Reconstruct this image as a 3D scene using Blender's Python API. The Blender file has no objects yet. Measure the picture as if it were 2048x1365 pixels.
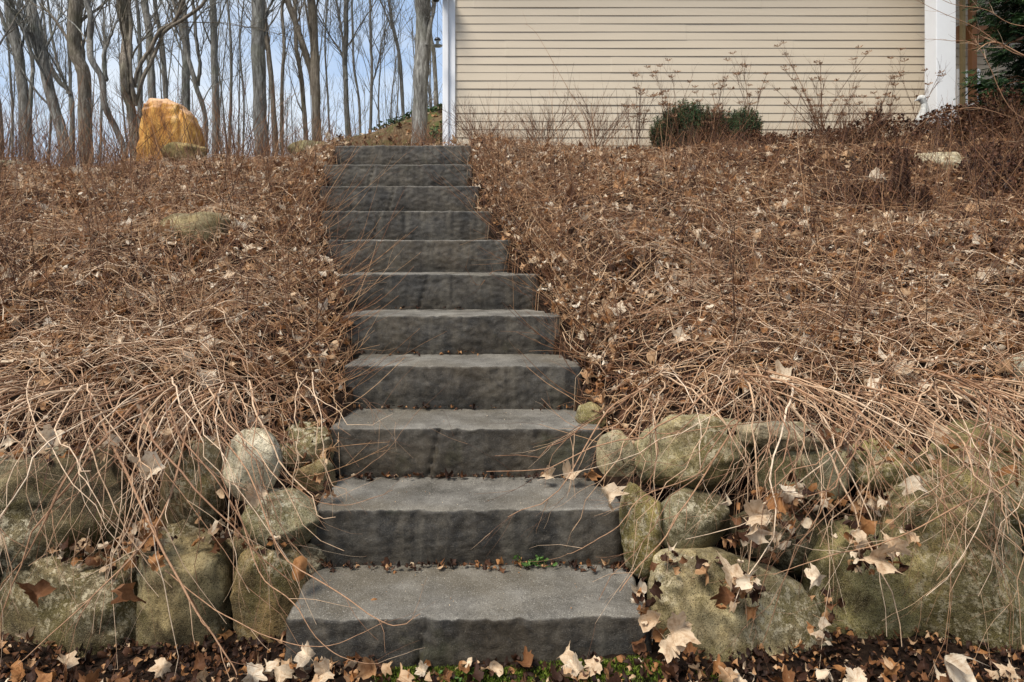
import bpy, math, random
import numpy as np
from mathutils import noise, Vector
R = math.radians
F = 1400.0; EYE = 1.34; HOR = 500.0; CX = 1024.0
rs = np.random.RandomState(11)
random.seed(4)
scene = bpy.context.scene
col = scene.collection

def P(px, py, Y):
    return np.array([(px-CX)/F*Y, Y, EYE-(py-HOR)/F*Y])

# ------------------------------------------------------------------ objects
def link(o, parent=None):
    col.objects.link(o)
    if parent is not None: o.parent = parent
    return o
def tag(o, label=None, cat=None, group=None, kind=None):
    if label: o['label'] = label
    if cat: o['category'] = cat
    if group: o['group'] = group
    if kind: o['kind'] = kind
    return o
def empty(name, loc, label, cat, group=None):
    o = bpy.data.objects.new(name, None); o.location = [float(c) for c in loc]; o.empty_display_size = .1
    link(o); return tag(o, label, cat, group)
def npmesh(name, V, Q, mat, parent=None, attrs=None, smooth=True, origin=None):
    """V (n,3); Q: list of face arrays (m,k)."""
    V = np.asarray(V, dtype=np.float32)
    if origin is None and parent is not None: origin = np.array(parent.location)
    if origin is not None: V = V-np.asarray(origin, dtype=np.float32)
    me = bpy.data.meshes.new(name)
    if not isinstance(Q, list): Q = [Q]
    Q = [np.asarray(q, dtype=np.int32) for q in Q if len(q)]
    me.vertices.add(len(V)); me.vertices.foreach_set('co', V.ravel())
    loops = np.concatenate([q.ravel() for q in Q])
    tot = np.concatenate([np.full(len(q), q.shape[1], np.int32) for q in Q])
    st = np.concatenate([[0], np.cumsum(tot)[:-1]]).astype(np.int32)
    me.loops.add(len(loops)); me.loops.foreach_set('vertex_index', loops)
    me.polygons.add(len(tot)); me.polygons.foreach_set('loop_start', st); me.polygons.foreach_set('loop_total', tot)
    me.polygons.foreach_set('use_smooth', np.full(len(tot), smooth, bool))
    me.update(calc_edges=True)
    for k, a in (attrs or {}).items():
        at = me.attributes.new(k, 'FLOAT', 'POINT'); at.data.foreach_set('value', np.asarray(a, dtype=np.float32))
    me.materials.append(mat)
    o = bpy.data.objects.new(name, me)
    if parent is None and origin is not None: o.location = [float(c) for c in origin]
    return link(o, parent)

# ------------------------------------------------------------------ materials
class MT:
    def __init__(s, name, rough=.85, spec=.25):
        s.m = bpy.data.materials.new(name); s.m.use_nodes = True
        s.t = s.m.node_tree; s.n = s.t.nodes; s.l = s.t.links
        s.b = s.n['Principled BSDF']; s.b.inputs['Roughness'].default_value = rough
        s.b.inputs['Specular IOR Level'].default_value = spec
    def coord(s, kind='Object', scale=(1,1,1)):
        c = s.n.new('ShaderNodeTexCoord'); mp = s.n.new('ShaderNodeMapping'); mp.inputs['Scale'].default_value = scale
        s.l.new(c.outputs[kind], mp.inputs[0]); return mp.outputs[0]
    def wpos(s, scale=(1,1,1)):
        g = s.n.new('ShaderNodeNewGeometry'); mp = s.n.new('ShaderNodeMapping'); mp.inputs['Scale'].default_value = scale
        s.l.new(g.outputs['Position'], mp.inputs[0]); return mp.outputs[0]
    def nz(s, vec, scale, detail=4, rough=.55, out='Fac', dist=0):
        t = s.n.new('ShaderNodeTexNoise'); t.inputs['Scale'].default_value = scale; t.inputs['Detail'].default_value = detail
        t.inputs['Roughness'].default_value = rough; t.inputs['Distortion'].default_value = dist
        s.l.new(vec, t.inputs['Vector']); return t.outputs[out]
    def vor(s, vec, scale):
        t = s.n.new('ShaderNodeTexVoronoi'); t.inputs['Scale'].default_value = scale
        s.l.new(vec, t.inputs['Vector']); return t.outputs['Distance']
    def ramp(s, fac, stops, interp='LINEAR'):
        r = s.n.new('ShaderNodeValToRGB'); e = r.color_ramp.elements; r.color_ramp.interpolation = interp
        while len(e) < len(stops): e.new(.5)
        for k, (p, c) in enumerate(stops):
            e[k].position = p; e[k].color = (c, c, c, 1) if not hasattr(c, '__len__') else (*c, 1)
        s.l.new(fac, r.inputs[0]); return r.outputs[0]
    def mix(s, fac, a, b, mode='MIX'):
        x = s.n.new('ShaderNodeMix'); x.data_type = 'RGBA'; x.blend_type = mode
        for sock, v in ((x.inputs[0], fac), (x.inputs[6], a), (x.inputs[7], b)):
            if hasattr(v, 'is_linked') or isinstance(v, bpy.types.NodeSocket): s.l.new(v, sock)
            elif hasattr(v, '__len__'): sock.default_value = (*v, 1)
            else: sock.default_value = v
        return x.outputs[2]
    def math(s, op, a, b=0.0, clamp=False):
        x = s.n.new('ShaderNodeMath'); x.operation = op; x.use_clamp = clamp
        for sock, v in ((x.inputs[0], a), (x.inputs[1], b)):
            if isinstance(v, bpy.types.NodeSocket): s.l.new(v, sock)
            else: sock.default_value = v
        return x.outputs[0]
    def attr(s, name):
        a = s.n.new('ShaderNodeAttribute'); a.attribute_name = name; return a.outputs['Fac']
    def up(s):
        g = s.n.new('ShaderNodeNewGeometry'); x = s.n.new('ShaderNodeSeparateXYZ')
        s.l.new(g.outputs['Normal'], x.inputs[0]); return x.outputs[2]
    def objcolor(s):
        return s.n.new('ShaderNodeObjectInfo').outputs['Color']
    def objrand(s):
        return s.n.new('ShaderNodeObjectInfo').outputs['Random']
    def col(s, c): s.l.new(c, s.b.inputs['Base Color'])
    def bump(s, h, strength=.3, dist=.01):
        b = s.n.new('ShaderNodeBump'); b.inputs['Strength'].default_value = strength; b.inputs['Distance'].default_value = dist
        s.l.new(h, b.inputs['Height']); s.l.new(b.outputs[0], s.b.inputs['Normal'])

def m_step():
    m = MT('step_stone', .62, .4); v = m.wpos()
    base = m.ramp(m.nz(m.wpos((1.6, 1, .9)), 4.2, 6, .62), [(.36, (.008, .008, .008)), (.5, (.024, .023, .022)), (.66, (.068, .065, .060))])
    streak = m.nz(m.wpos((9, 1.5, 1.2)), 1.3, 4, .5)
    base = m.mix(m.ramp(streak, [(.48, 0.), (.66, .5)]), base, (.115, .110, .098))
    base = m.mix(m.ramp(m.nz(v, 11, 8, .75), [(.48, 0.), (.66, .7)]), base, (.095, .085, .070))
    base = m.mix(m.ramp(m.nz(m.wpos((5.5, 1.5, .8)), 1.9, 5, .6), [(.50, 0.), (.66, .7)]), base, (.010, .010, .010))
    brown = m.ramp(m.nz(v, 2.2, 3), [(.45, 0.), (.7, .6)])
    base = m.mix(brown, base, (.070, .056, .038))
    mossy = m.ramp(m.nz(m.wpos((1,1,1)), 3.1, 5, .6), [(.60, 0.), (.72, .5)])
    base = m.mix(mossy, base, (.045, .052, .018))
    sp = m.nz(v, 420, 2, .5)
    base = m.mix(m.ramp(sp, [(.60, 0.), (.70, .6)]), base, (.22, .21, .19))
    base = m.mix(m.ramp(m.nz(v, 30, 7, .8), [(.36, .7), (.5, 0.)]), base, (.012, .011, .010))
    base = m.mix(m.ramp(m.nz(v, 260, 2), [(.30, .7), (.40, 0.)]), base, (.012, .012, .012))
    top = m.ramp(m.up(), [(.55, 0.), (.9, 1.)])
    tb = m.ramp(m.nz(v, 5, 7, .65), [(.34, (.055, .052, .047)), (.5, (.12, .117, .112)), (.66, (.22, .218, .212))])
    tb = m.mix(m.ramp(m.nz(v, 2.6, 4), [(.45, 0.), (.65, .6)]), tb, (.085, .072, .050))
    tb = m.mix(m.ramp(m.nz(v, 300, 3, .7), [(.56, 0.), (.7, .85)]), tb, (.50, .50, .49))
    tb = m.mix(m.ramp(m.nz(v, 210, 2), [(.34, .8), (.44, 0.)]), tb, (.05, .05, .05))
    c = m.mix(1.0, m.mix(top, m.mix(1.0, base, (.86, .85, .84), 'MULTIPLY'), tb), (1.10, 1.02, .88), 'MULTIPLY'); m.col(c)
    m.bump(m.math('ADD', m.nz(v, 55, 8, .7), m.math('MULTIPLY', m.nz(v, 330, 2), .3)), .6, .008)
    return m.m
def m_boulder():
    m = MT('boulder_stone', .88, .25); v = m.coord('Object'); w = m.wpos()
    oc = m.objcolor()
    n = m.nz(w, 5, 7, .65)
    b = m.mix(m.ramp(n, [(.40, .95), (.54, 0.)]), oc, m.mix(1.0, oc, (.34, .29, .22), 'MULTIPLY'))
    b = m.mix(m.ramp(m.nz(w, 9, 5, .6), [(.48, 0.), (.62, .85)]), b, m.mix(1.0, oc, (1.7, 1.62, 1.45), 'MULTIPLY'))
    b = m.mix(m.ramp(m.nz(w, 4.1, 5, .7), [(.50, 0.), (.60, .72)]), b, (.115, .105, .032))
    lich = m.math('MULTIPLY', m.ramp(m.nz(w, 3.3, 2), [(.47, 0.), (.57, 1.)]), m.ramp(m.nz(w, 42, 5, .7), [(.50, 0.), (.58, 1.)]))
    b = m.mix(m.math('MULTIPLY', lich, .85), b, (.58, .57, .50))
    b = m.mix(m.ramp(m.nz(w, 330, 3, .7), [(.53, 0.), (.64, .7)]), b, (.50, .46, .36))
    b = m.mix(m.ramp(m.nz(w, 230, 3, .7), [(.37, .85), (.47, 0.)]), b, (.03, .026, .018))
    b = m.mix(m.ramp(m.nz(w, 48, 5, .75), [(.38, .6), (.5, 0.)]), b, m.mix(1.0, b, (.4, .36, .28), 'MULTIPLY'))
    b = m.mix(m.math('MULTIPLY', m.objrand(), .35), b, m.mix(1.0, b, (1.05, .86, .68), 'MULTIPLY'))
    b = m.mix(m.ramp(m.nz(w, 2.1, 4, .6), [(.42, .6), (.52, 0.)]), b, m.mix(1.0, b, (.50, .45, .38), 'MULTIPLY'))
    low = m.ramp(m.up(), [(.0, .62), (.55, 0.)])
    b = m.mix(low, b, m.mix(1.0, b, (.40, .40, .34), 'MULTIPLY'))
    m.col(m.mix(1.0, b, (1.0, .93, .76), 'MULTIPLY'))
    m.bump(m.math('ADD', m.nz(w, 26, 8, .68), m.math('MULTIPLY', m.nz(w, 240, 2), .35)), .65, .012)
    return m.m
def m_orange():
    m = MT('orange_rock', .85, .2); w = m.wpos()
    b = m.ramp(m.nz(m.wpos((4,2,1.1)), 3.0, 7, .65), [(.32, (.13, .055, .02)), (.43, (.40, .18, .045)), (.55, (.62, .34, .09)), (.70, (.72, .50, .24))])
    b = m.mix(m.ramp(m.nz(w, 5, 5), [(.5, 0.), (.7, .55)]), b, (.35, .20, .09))
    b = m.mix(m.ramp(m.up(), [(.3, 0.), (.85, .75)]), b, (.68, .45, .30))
    b = m.mix(m.ramp(m.nz(w, 130, 3), [(.35, .6), (.45, 0.)]), b, (.12, .05, .02))
    m.col(b); m.bump(m.nz(w, 30, 8, .7), .7, .02); return m.m
def m_ground():
    m = MT('soil', .95, .1); w = m.wpos()
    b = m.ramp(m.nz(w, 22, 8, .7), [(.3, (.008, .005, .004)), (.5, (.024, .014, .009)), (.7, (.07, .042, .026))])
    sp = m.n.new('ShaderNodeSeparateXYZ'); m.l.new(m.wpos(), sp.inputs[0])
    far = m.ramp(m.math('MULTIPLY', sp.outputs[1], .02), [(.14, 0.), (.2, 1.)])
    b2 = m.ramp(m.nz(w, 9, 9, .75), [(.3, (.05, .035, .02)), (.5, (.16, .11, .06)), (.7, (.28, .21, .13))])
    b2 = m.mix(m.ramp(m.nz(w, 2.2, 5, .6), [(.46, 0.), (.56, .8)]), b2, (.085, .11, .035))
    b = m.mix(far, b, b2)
    m.col(b); m.bump(m.nz(w, 60, 8, .75), .9, .03); return m.m
def m_twig(name, stops, rough=.6):
    m = MT(name, rough, .3); w = m.wpos()
    b = m.ramp(m.attr('rnd'), stops)
    b = m.mix(m.ramp(m.nz(w, 60, 4, .7), [(.35, .65), (.55, 0.)]), b, m.mix(1.0, b, (.45, .40, .36), 'MULTIPLY'))
    b = m.mix(m.ramp(m.nz(w, 210, 2), [(.6, 0.), (.75, .5)]), b, (.5, .42, .33))
    m.col(b); return m.m
def m_leaf(name='dry_leaf', tr=.25, stops=None):
    m = MT(name, .65, .25); w = m.wpos()
    b = m.ramp(m.attr('rnd'), stops or [(0, (.016, .008, .005)), (.22, (.055, .024, .013)), (.4, (.17, .075, .032)), (.52, (.40, .19, .07)), (.72, (.57, .39, .23)), (.88, (.72, .58, .41)), (1, (.78, .69, .55))])
    b = m.mix(m.ramp(m.nz(w, 55, 5, .7), [(.32, .7), (.52, 0.)]), b, m.mix(1.0, b, (.48, .36, .26), 'MULTIPLY'))
    b = m.mix(m.math('MULTIPLY', m.attr('vein'), .5), b, m.mix(1.0, b, (.62, .5, .4), 'MULTIPLY'))
    m.col(b); m.bump(m.nz(w, 160, 3), .4, .003)
    t = m.n.new('ShaderNodeBsdfTranslucent'); m.l.new(b, t.inputs[0]); x = m.n.new('ShaderNodeMixShader'); x.inputs[0].default_value = tr
    m.l.new(m.b.outputs[0], x.inputs[1]); m.l.new(t.outputs[0], x.inputs[2])
    m.l.new(x.outputs[0], m.n['Material Output'].inputs[0]); return m.m
def m_bark(name='bark', tint=(1,1,1)):
    m = MT(name, .9, .15); v = m.wpos((14, 14, 2.2)); w = m.wpos()
    b = m.ramp(m.nz(v, 2.2, 7, .7), [(.36, (.065, .056, .046)), (.5, (.19, .17, .145)), (.66, (.42, .39, .34))])
    b = m.mix(m.ramp(m.nz(w, 3, 5), [(.5, 0.), (.7, .45)]), b, (.12, .125, .06))
    b = m.mix(m.ramp(m.nz(w, 1.3, 4), [(.5, 0.), (.65, .25)]), b, (.15, .098, .065))
    hi = m.n.new('ShaderNodeSeparateXYZ'); m.l.new(m.wpos(), hi.inputs[0])
    b = m.mix(m.math('MULTIPLY', m.objrand(), .35), b, (.22, .19, .155))
    b = m.mix(1.0, b, tint, 'MULTIPLY')
    m.col(b); m.bump(m.nz(v, 4, 8, .75), .9, .03); return m.m
def m_plain(name, c, rough=.6, spec=.3, var=.15, scale=8, bump=0):
    m = MT(name, rough, spec); w = m.wpos()
    b = m.mix(m.ramp(m.nz(w, scale, 6, .65), [(.35, var*3 if var*3 < 1 else 1.), (.6, 0.)]), c, tuple(k*.72 for k in c))
    m.col(b)
    if bump: m.bump(m.nz(w, scale*12, 5), bump, .004)
    return m.m
def m_siding():
    m = MT('vinyl_siding', .5, .3)
    b = m.mix(m.ramp(m.nz(m.wpos((.35, 1, 5)), 3, 5, .6), [(.4, .35), (.65, 0.)]), (.565, .48, .365), (.49, .415, .315))
    b = m.mix(m.ramp(m.nz(m.wpos((60, 1, 4)), 3, 3, .6), [(.4, .25), (.6, 0.)]), b, (.52, .44, .32))
    sep = m.n.new('ShaderNodeSeparateXYZ'); m.l.new(m.wpos(), sep.inputs[0])
    low = m.ramp(sep.outputs[2], [(2.6/10, .0), (1., 0.)])
    dirt = m.math('MULTIPLY', m.ramp(m.math('MULTIPLY', sep.outputs[2], .2), [(.52, .35), (.62, 0.)]), m.nz(m.wpos((3,1,1)), 5, 5))
    b = m.mix(dirt, b, (.34, .25, .16))
    m.col(b); m.bump(m.nz(m.wpos((4,1,60)), 8, 3), .06, .002); return m.m

M = dict(step=m_step(), boulder=m_boulder(), orange=m_orange(), soil=m_ground(), leaf=m_leaf(),
    stem=m_twig('stem_bark', [(0, (.07, .029, .015)), (.3, (.19, .092, .046)), (.62, (.38, .215, .118)), (.55, (.40, .23, .125)), (.8, (.56, .38, .235)), (1, (.72, .56, .40))]),
    twig=m_twig('twig_bark', [(0, (.040, .016, .009)), (.32, (.14, .058, .027)), (.56, (.33, .165, .075)), (.78, (.55, .34, .18)), (1, (.74, .55, .36))]),
    bark=m_bark('bark', (.95, 1.0, 1.05)), bark2=m_bark('bark_warm', (1.0, .95, .88)), barkgrey=m_bark('bark_grey', (1.12, 1.2, 1.28)),
    white=m_plain('white_paint', (.78, .79, .80), .45, .3, .06, 3), siding=m_siding(),
    wood=m_plain('stained_wood', (.15, .065, .025), .5, .3, .2, 12), gold=m_plain('gold_wood', (.20, .15, .07), .5, .3, .2, 12),
    dark=m_plain('dark_metal', (.02, .02, .022), .4, .5), soffit=m_plain('soffit_panel', (.60, .56, .48), .6),
    roof=m_plain('roof_shingle', (.09, .08, .07), .9, .2, .3, 20), conc=m_plain('foundation', (.30, .28, .25), .9, .2, .3, 10, .4),
    statue=m_plain('weathered_white', (.55, .54, .50), .9, .1, .33, 24, .8),
    fir=m_leaf('evergreen_spray', .15, [(0, (.007, .017, .007)), (.5, (.018, .045, .014)), (.85, (.045, .090, .022)), (1, (.10, .14, .04))]),
    yew=m_leaf('yew_needles', .15, [(0, (.012, .026, .014)), (.5, (.04, .085, .035)), (.9, (.10, .17, .065)), (1, (.16, .12, .06))]),
    moss=m_leaf('moss_green', .3, [(0, (.03, .05, .006)), (.5, (.10, .15, .012)), (1, (.26, .32, .05))]),
    weed=m_leaf('weed_green', .3, [(0, (.05, .11, .02)), (1, (.15, .28, .07))]),
    deadperen=m_leaf('dead_perennial', .2, [(0, (.014, .006, .004)), (.4, (.055, .021, .011)), (.75, (.14, .058, .028)), (1, (.30, .17, .09))]),
    seed=m_twig('seed_head', [(0, (.03, .013, .009)), (.6, (.09, .04, .025)), (1, (.24, .12, .07))], .9),
    umbel=m_twig('dry_umbel', [(0, (.22, .10, .055)), (1, (.50, .32, .19))], .8),
    glass=m_plain('feeder_plastic', (.35, .38, .36), .2, .5))

# ------------------------------------------------------------------ terrain
TREAD = .3624; Y1 = 2.17; RISE = .2
def SY(k): return Y1+TREAD*(k-1)
STEP_PX = [(577,1293),(630,1240),(664,1199),(694,1158),(692,1118),(684,1075),(657,1016),(645,978),(643,955),(650,942),(672,941)]
SX = [((a-CX)/F*SY(k+1), (b-CX)/F*SY(k+1)) for k, (a, b) in enumerate(STEP_PX)]
sky_ = np.array([SY(k) for k in range(1, 12)])
sxl = np.array([a for a, b in SX]); sxr = np.array([b for a, b in SX])
def sm(a, b, x):
    t = np.clip((x-a)/(b-a), 0, 1); return t*t*(3-2*t)
def stairs(y): return RISE+(y-Y1)*RISE/TREAD
def vn(x, y, s, seed=0.):      # cheap smooth pseudo noise
    return (np.sin(x*s+1.7*np.sin(y*s*.8+seed)+seed)+np.sin(y*s*1.13+1.3*np.sin(x*s*.9+2*seed)+seed*1.7))*.5
def G(x, y):
    x = np.asarray(x, float); y = np.asarray(y, float)
    left = np.interp(y, [-50, 2.58, 2.70, 2.86, 4.2, 5.2, 6.0, 7.4, 9.5, 14, 30, 200], [.0, .045, .45, .72, 1.34, 1.75, 1.99, 2.06, 1.8, .8, -.6, -3])
    right = np.interp(y, [-50, 2.58, 2.70, 2.86, 4.2, 5.2, 6.0, 7.4, 8.7, 14, 30, 200], [.0, .045, .45, .73, 1.38, 1.80, 2.09, 2.34, 2.55, 2.65, 2.6, 2.0])
    w = sm(-2.2, -.8, x-.0*y)
    z = left*(1-w)+right*w
    z = z+((.012+.03*sm(-.3, .5, x))*(1-sm(.45, .7, np.abs(x+.06)))-.03*sm(.5, .8, np.abs(x+.06)))*(1-sm(2.4, 2.6, y))
    kh = sm(9.8, 13., y)*(1-sm(17, 40, y))*sm(-4.8, -3.7, x)
    z = z*(1-kh)+kh*(1.1+2.25*sm(-4.5, -3.1, x)+.62*sm(-3.2, -1., x))
    z = z+.20*np.exp(-((x-4.6)/1.3)**2-((y-7.4)/.8)**2)
    amp = sm(2.8, 3.2, y)
    z = z+amp*(.045*vn(x, y, 2.6, .7)+.022*vn(x, y, 6.3, 2.1)+.020*np.minimum(vn(x, y, 11, 4.)+.6*vn(x, y, 23, 1.), .1))+.006*vn(x, y, 15, 1.)
    # the stair cut
    xl = np.interp(y, sky_, sxl); xr = np.interp(y, sky_, sxr)
    d = np.maximum(xl-x, x-xr)
    inz = sm(2.20, 2.27, y)*(1-sm(6.05, 6.5, y))
    s = stairs(y)
    cut = 1-sm(-.02, .62, d)
    zz = s-.10
    under = s-.42
    target = np.where(d < -.03, under, zz)
    kk = sm(2.8, 3.2, y); target = np.where(d < -.03, under, kk*zz+(1-kk)*np.minimum(zz, z))
    return z*(1-cut*inz)+np.minimum(target, z+.25)*cut*inz
def ghit(px, py, y0=2.3, y1=9.):
    Y = np.linspace(y0, y1, 500); p = P(px, py, Y[:, None]) if False else None
    X = (px-CX)/F*Y; Z = EYE-(py-HOR)/F*Y
    d = Z-G(X, Y); i = np.where(d < 0)[0]
    k = i[0] if len(i) else len(Y)-1
    return np.array([X[k], Y[k], G(X[k], Y[k])])

xs = np.unique(np.concatenate([np.linspace(-250, -12, 30), np.linspace(-12, -6, 40), np.linspace(-6, 6, 300), np.linspace(6, 12, 40), np.linspace(12, 250, 30)]))
ys = np.unique(np.concatenate([np.linspace(-60, 1, 20), np.linspace(1, 7, 240), np.linspace(7, 16, 120), np.linspace(16, 250, 60)]))
XX, YY = np.meshgrid(xs, ys); ZZ = G(XX, YY)
# close the sheet's rim over the far edge smoothly
nx, ny = len(xs), len(ys)
idx = np.arange(nx*ny).reshape(ny, nx)
Q = np.stack([idx[:-1, :-1], idx[:-1, 1:], idx[1:, 1:], idx[1:, :-1]], -1).reshape(-1, 4)
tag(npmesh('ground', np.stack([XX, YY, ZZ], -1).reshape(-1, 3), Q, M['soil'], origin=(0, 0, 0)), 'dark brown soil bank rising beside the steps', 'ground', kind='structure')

# ------------------------------------------------------------------ tubes
def tubes(L, Rr, sides=3):
    """L (N,M,3) polylines, Rr (N,M) radii -> verts, quads"""
    L = np.asarray(L, float); N, Mp, _ = L.shape
    T = np.gradient(L, axis=1); T /= np.linalg.norm(T, axis=2, keepdims=True)+1e-9
    ref = rs.normal(size=(N, 1, 3)); ref /= np.linalg.norm(ref, axis=2, keepdims=True)
    mean = L[:, -1:]-L[:, :1]; mean /= np.linalg.norm(mean, axis=2, keepdims=True)+1e-9
    ref = ref-(ref*mean).sum(2, keepdims=True)*mean; ref /= np.linalg.norm(ref, axis=2, keepdims=True)+1e-9
    U = np.cross(T, np.broadcast_to(ref, T.shape)); U /= np.linalg.norm(U, axis=2, keepdims=True)+1e-9
    W = np.cross(T, U)
    a = np.arange(sides)*2*math.pi/sides
    V = L[:, :, None, :]+Rr[:, :, None, None]*(np.cos(a)[None, None, :, None]*U[:, :, None, :]+np.sin(a)[None, None, :, None]*W[:, :, None, :])
    base = np.arange(N*Mp*sides).reshape(N, Mp, sides)
    a0 = base[:, :-1, :]; a1 = np.roll(a0, -1, 2); b0 = base[:, 1:, :]; b1 = np.roll(b0, -1, 2)
    return V.reshape(-1, 3), np.stack([a0, a1, b1, b0], -1).reshape(-1, 4)
class Acc:
    def __init__(s): s.V = []; s.Q = {}; s.A = {}; s.n = 0
    def add(s, V, Qs, **attrs):
        if not isinstance(Qs, list): Qs = [Qs]
        for q in Qs:
            q = np.asarray(q); s.Q.setdefault(q.shape[1], []).append(q+s.n)
        for k, v in attrs.items(): s.A.setdefault(k, []).append(np.broadcast_to(v, (len(V),)))
        s.V.append(np.asarray(V)); s.n += len(V)
    def tubes(s, L, Rr, rnd, sides=3):
        V, Qd = tubes(L, Rr, sides); N, Mp = Rr.shape
        s.add(V, Qd, rnd=np.repeat(np.asarray(rnd, float), Mp*sides))
    def build(s, name, mat, parent=None, smooth=True, origin=None):
        return npmesh(name, np.concatenate(s.V), [np.concatenate(q) for q in s.Q.values()], mat, parent,
                      {k: np.concatenate(v) for k, v in s.A.items()}, smooth, origin)
def taper(N, Mp, r0, tip=.35):
    t = np.linspace(0, 1, Mp)[None]; return np.asarray(r0, float).reshape(-1, 1)*(1-(1-tip)*t)
def lying(x0, y0, L, yaw, curve, h0, arch, rise, r0, Mp=8):
    N = len(x0); t = np.linspace(0, 1, Mp)[None]
    ya = yaw[:, None]+curve[:, None]*t+rs.normal(size=(N, Mp))*.36
    ds = (L/(Mp-1))[:, None]
    dx = np.cos(ya)*ds; dy = np.sin(ya)*ds
    x = x0[:, None]+np.cumsum(dx, 1)-dx; y = y0[:, None]+np.cumsum(dy, 1)-dy
    z = G(x, y)+h0[:, None]+arch[:, None]*np.sin(math.pi*t)+rise[:, None]*t**2+rs.normal(size=(N, Mp))*.006
    return np.stack([x, y, z], -1), taper(N, Mp, r0)
def kids(L, Rr, n, lo, hi, spread=.7, up=.25, Mp=5, rf=.55, tmin=1, bend=.35, rmin=.0006):
    """n side twigs grown from random points of the parent polylines"""
    N, PM, _ = L.shape
    i = rs.randint(0, N, n); j = rs.randint(tmin, PM-1, n)
    f = rs.rand(n)[:, None]
    p = L[i, j]*(1-f)+L[i, j+1]*f
    T = L[i, j+1]-L[i, j]; T /= np.linalg.norm(T, axis=1, keepdims=True)+1e-9
    rnd = rs.normal(size=(n, 3)); rnd -= (rnd*T).sum(1, keepdims=True)*T; rnd /= np.linalg.norm(rnd, axis=1, keepdims=True)+1e-9
    d = T+rnd*spread*rs.uniform(.6, 1.4, (n, 1)); d[:, 2] += up; d /= np.linalg.norm(d, axis=1, keepdims=True)
    ln = rs.uniform(lo, hi, n)[:, None]
    b2 = T*.5+np.array([0, 0, up])
    pts = [p]
    for k in range(1, Mp):
        d = d+bend/Mp*b2+rs.normal(size=(n, 3))*.10; d /= np.linalg.norm(d, axis=1, keepdims=True)
        pts.append(pts[-1]+d*ln/(Mp-1))
    r = np.maximum(Rr[i, j]*rf, rmin)
    return np.stack(pts, 1), taper(n, Mp, r, .4), i

# ------------------------------------------------------------------ leaves
def leaf_template(kind, seed):
    r = np.random.RandomState(seed)
    if kind == 'maple':
        pol = [(-90, .16), (-62, .34), (-38, .62), (-20, .50), (-10, .72), (4, .46), (18, .55), (30, .72), (40, 1.0), (50, .74), (60, .62), (70, .42),
               (78, .70), (84, .74), (90, 1.12), (96, .76), (103, .68), (111, .42), (121, .64), (130, .75), (141, .98), (150, .70), (163, .54), (176, .46), (190, .70), (200, .50), (218, .60), (242, .34)]
    elif kind == 'oval':
        pol = [(a, .42+.42*abs(math.sin(math.radians(a)))**1.5) for a in range(-90, 270, 30)]
    else:
        pol = [(a, r.uniform(.4, 1.0)) for a in range(-90, 270, 40)]
    pol = [(a+r.normal()*2, q*r.uniform(.9, 1.1)) for a, q in pol]
    ang = np.radians([a for a, q in pol]); rad = np.array([q for a, q in pol]); rad = (rad**.55*(1+.07*r.normal(size=len(rad)))) if kind == 'maple' else rad; n = len(pol)
    ring = []
    for s in (.36, .7, 1.0):
        base = s*rad*(1 if s > .9 else .92)
        ring.append(np.stack([np.cos(ang)*base, np.sin(ang)*base, 0*ang], -1))
    V = np.concatenate([[[0, 0, 0]]]+ring)
    rr = np.hypot(V[:, 0], V[:, 1])
    c = r.uniform(-1.2, 1.2); f = r.uniform(.3, 1.5)*r.choice([-1, 1]); e = r.uniform(-.3, .6)
    V[:, 2] = c*V[:, 1]**2*1.0+.08*np.sin(ang[(np.arange(len(V))-1) % n]*5+c*5)*rr**2+f*np.abs(V[:, 0])**1.3+e*rr**3*.45+.12*np.sin(V[:, 0]*7+c*9)*rr+r.normal(size=len(V))*.02
    tri = [(0, 1+i, 1+(i+1) % n) for i in range(n)]
    quad = []
    for k in range(2):
        a = 1+k*n; b = 1+(k+1)*n
        quad += [(a+i, b+i, b+(i+1) % n, a+(i+1) % n) for i in range(n)]
    vein = np.zeros(len(V)); vein[0] = 1
    for i in range(n):
        if rad[i] > .9:
            for k in range(3): vein[1+k*n+i] = 1
    st = None
    if kind == 'maple':
        s0 = len(V)
        sv = np.array([[-.012, -.1, 0], [.012, -.1, 0], [.09, -.75, .12], [.07, -.76, .12]])
        V = np.concatenate([V, sv]); quad.append((s0, s0+1, s0+2, s0+3)); vein = np.concatenate([vein, [1]*4])
    return V, np.array(tri), np.array(quad), vein
TPL = {'maple': [leaf_template('maple', s) for s in range(7)], 'oval': [leaf_template('oval', 20+s) for s in range(4)], 'bit': [leaf_template('bit', 40+s) for s in range(5)]}
def rots(n, tilt):
    yaw = rs.rand(n)*2*math.pi; ax = rs.rand(n)*2*math.pi; tl = np.abs(rs.normal(size=n))*tilt
    cz, sz = np.cos(yaw), np.sin(yaw)
    Z = np.zeros((n, 3, 3)); Z[:, 0, 0] = cz; Z[:, 0, 1] = -sz; Z[:, 1, 0] = sz; Z[:, 1, 1] = cz; Z[:, 2, 2] = 1
    k = np.stack([np.cos(ax), np.sin(ax), 0*ax], -1); K = np.zeros((n, 3, 3))
    K[:, 0, 1] = -k[:, 2]; K[:, 0, 2] = k[:, 1]; K[:, 1, 0] = k[:, 2]; K[:, 1, 2] = -k[:, 0]; K[:, 2, 0] = -k[:, 1]; K[:, 2, 1] = k[:, 0]
    A = np.eye(3)[None]+np.sin(tl)[:, None, None]*K+(1-np.cos(tl))[:, None, None]*(K@K)
    return A@Z
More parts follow.
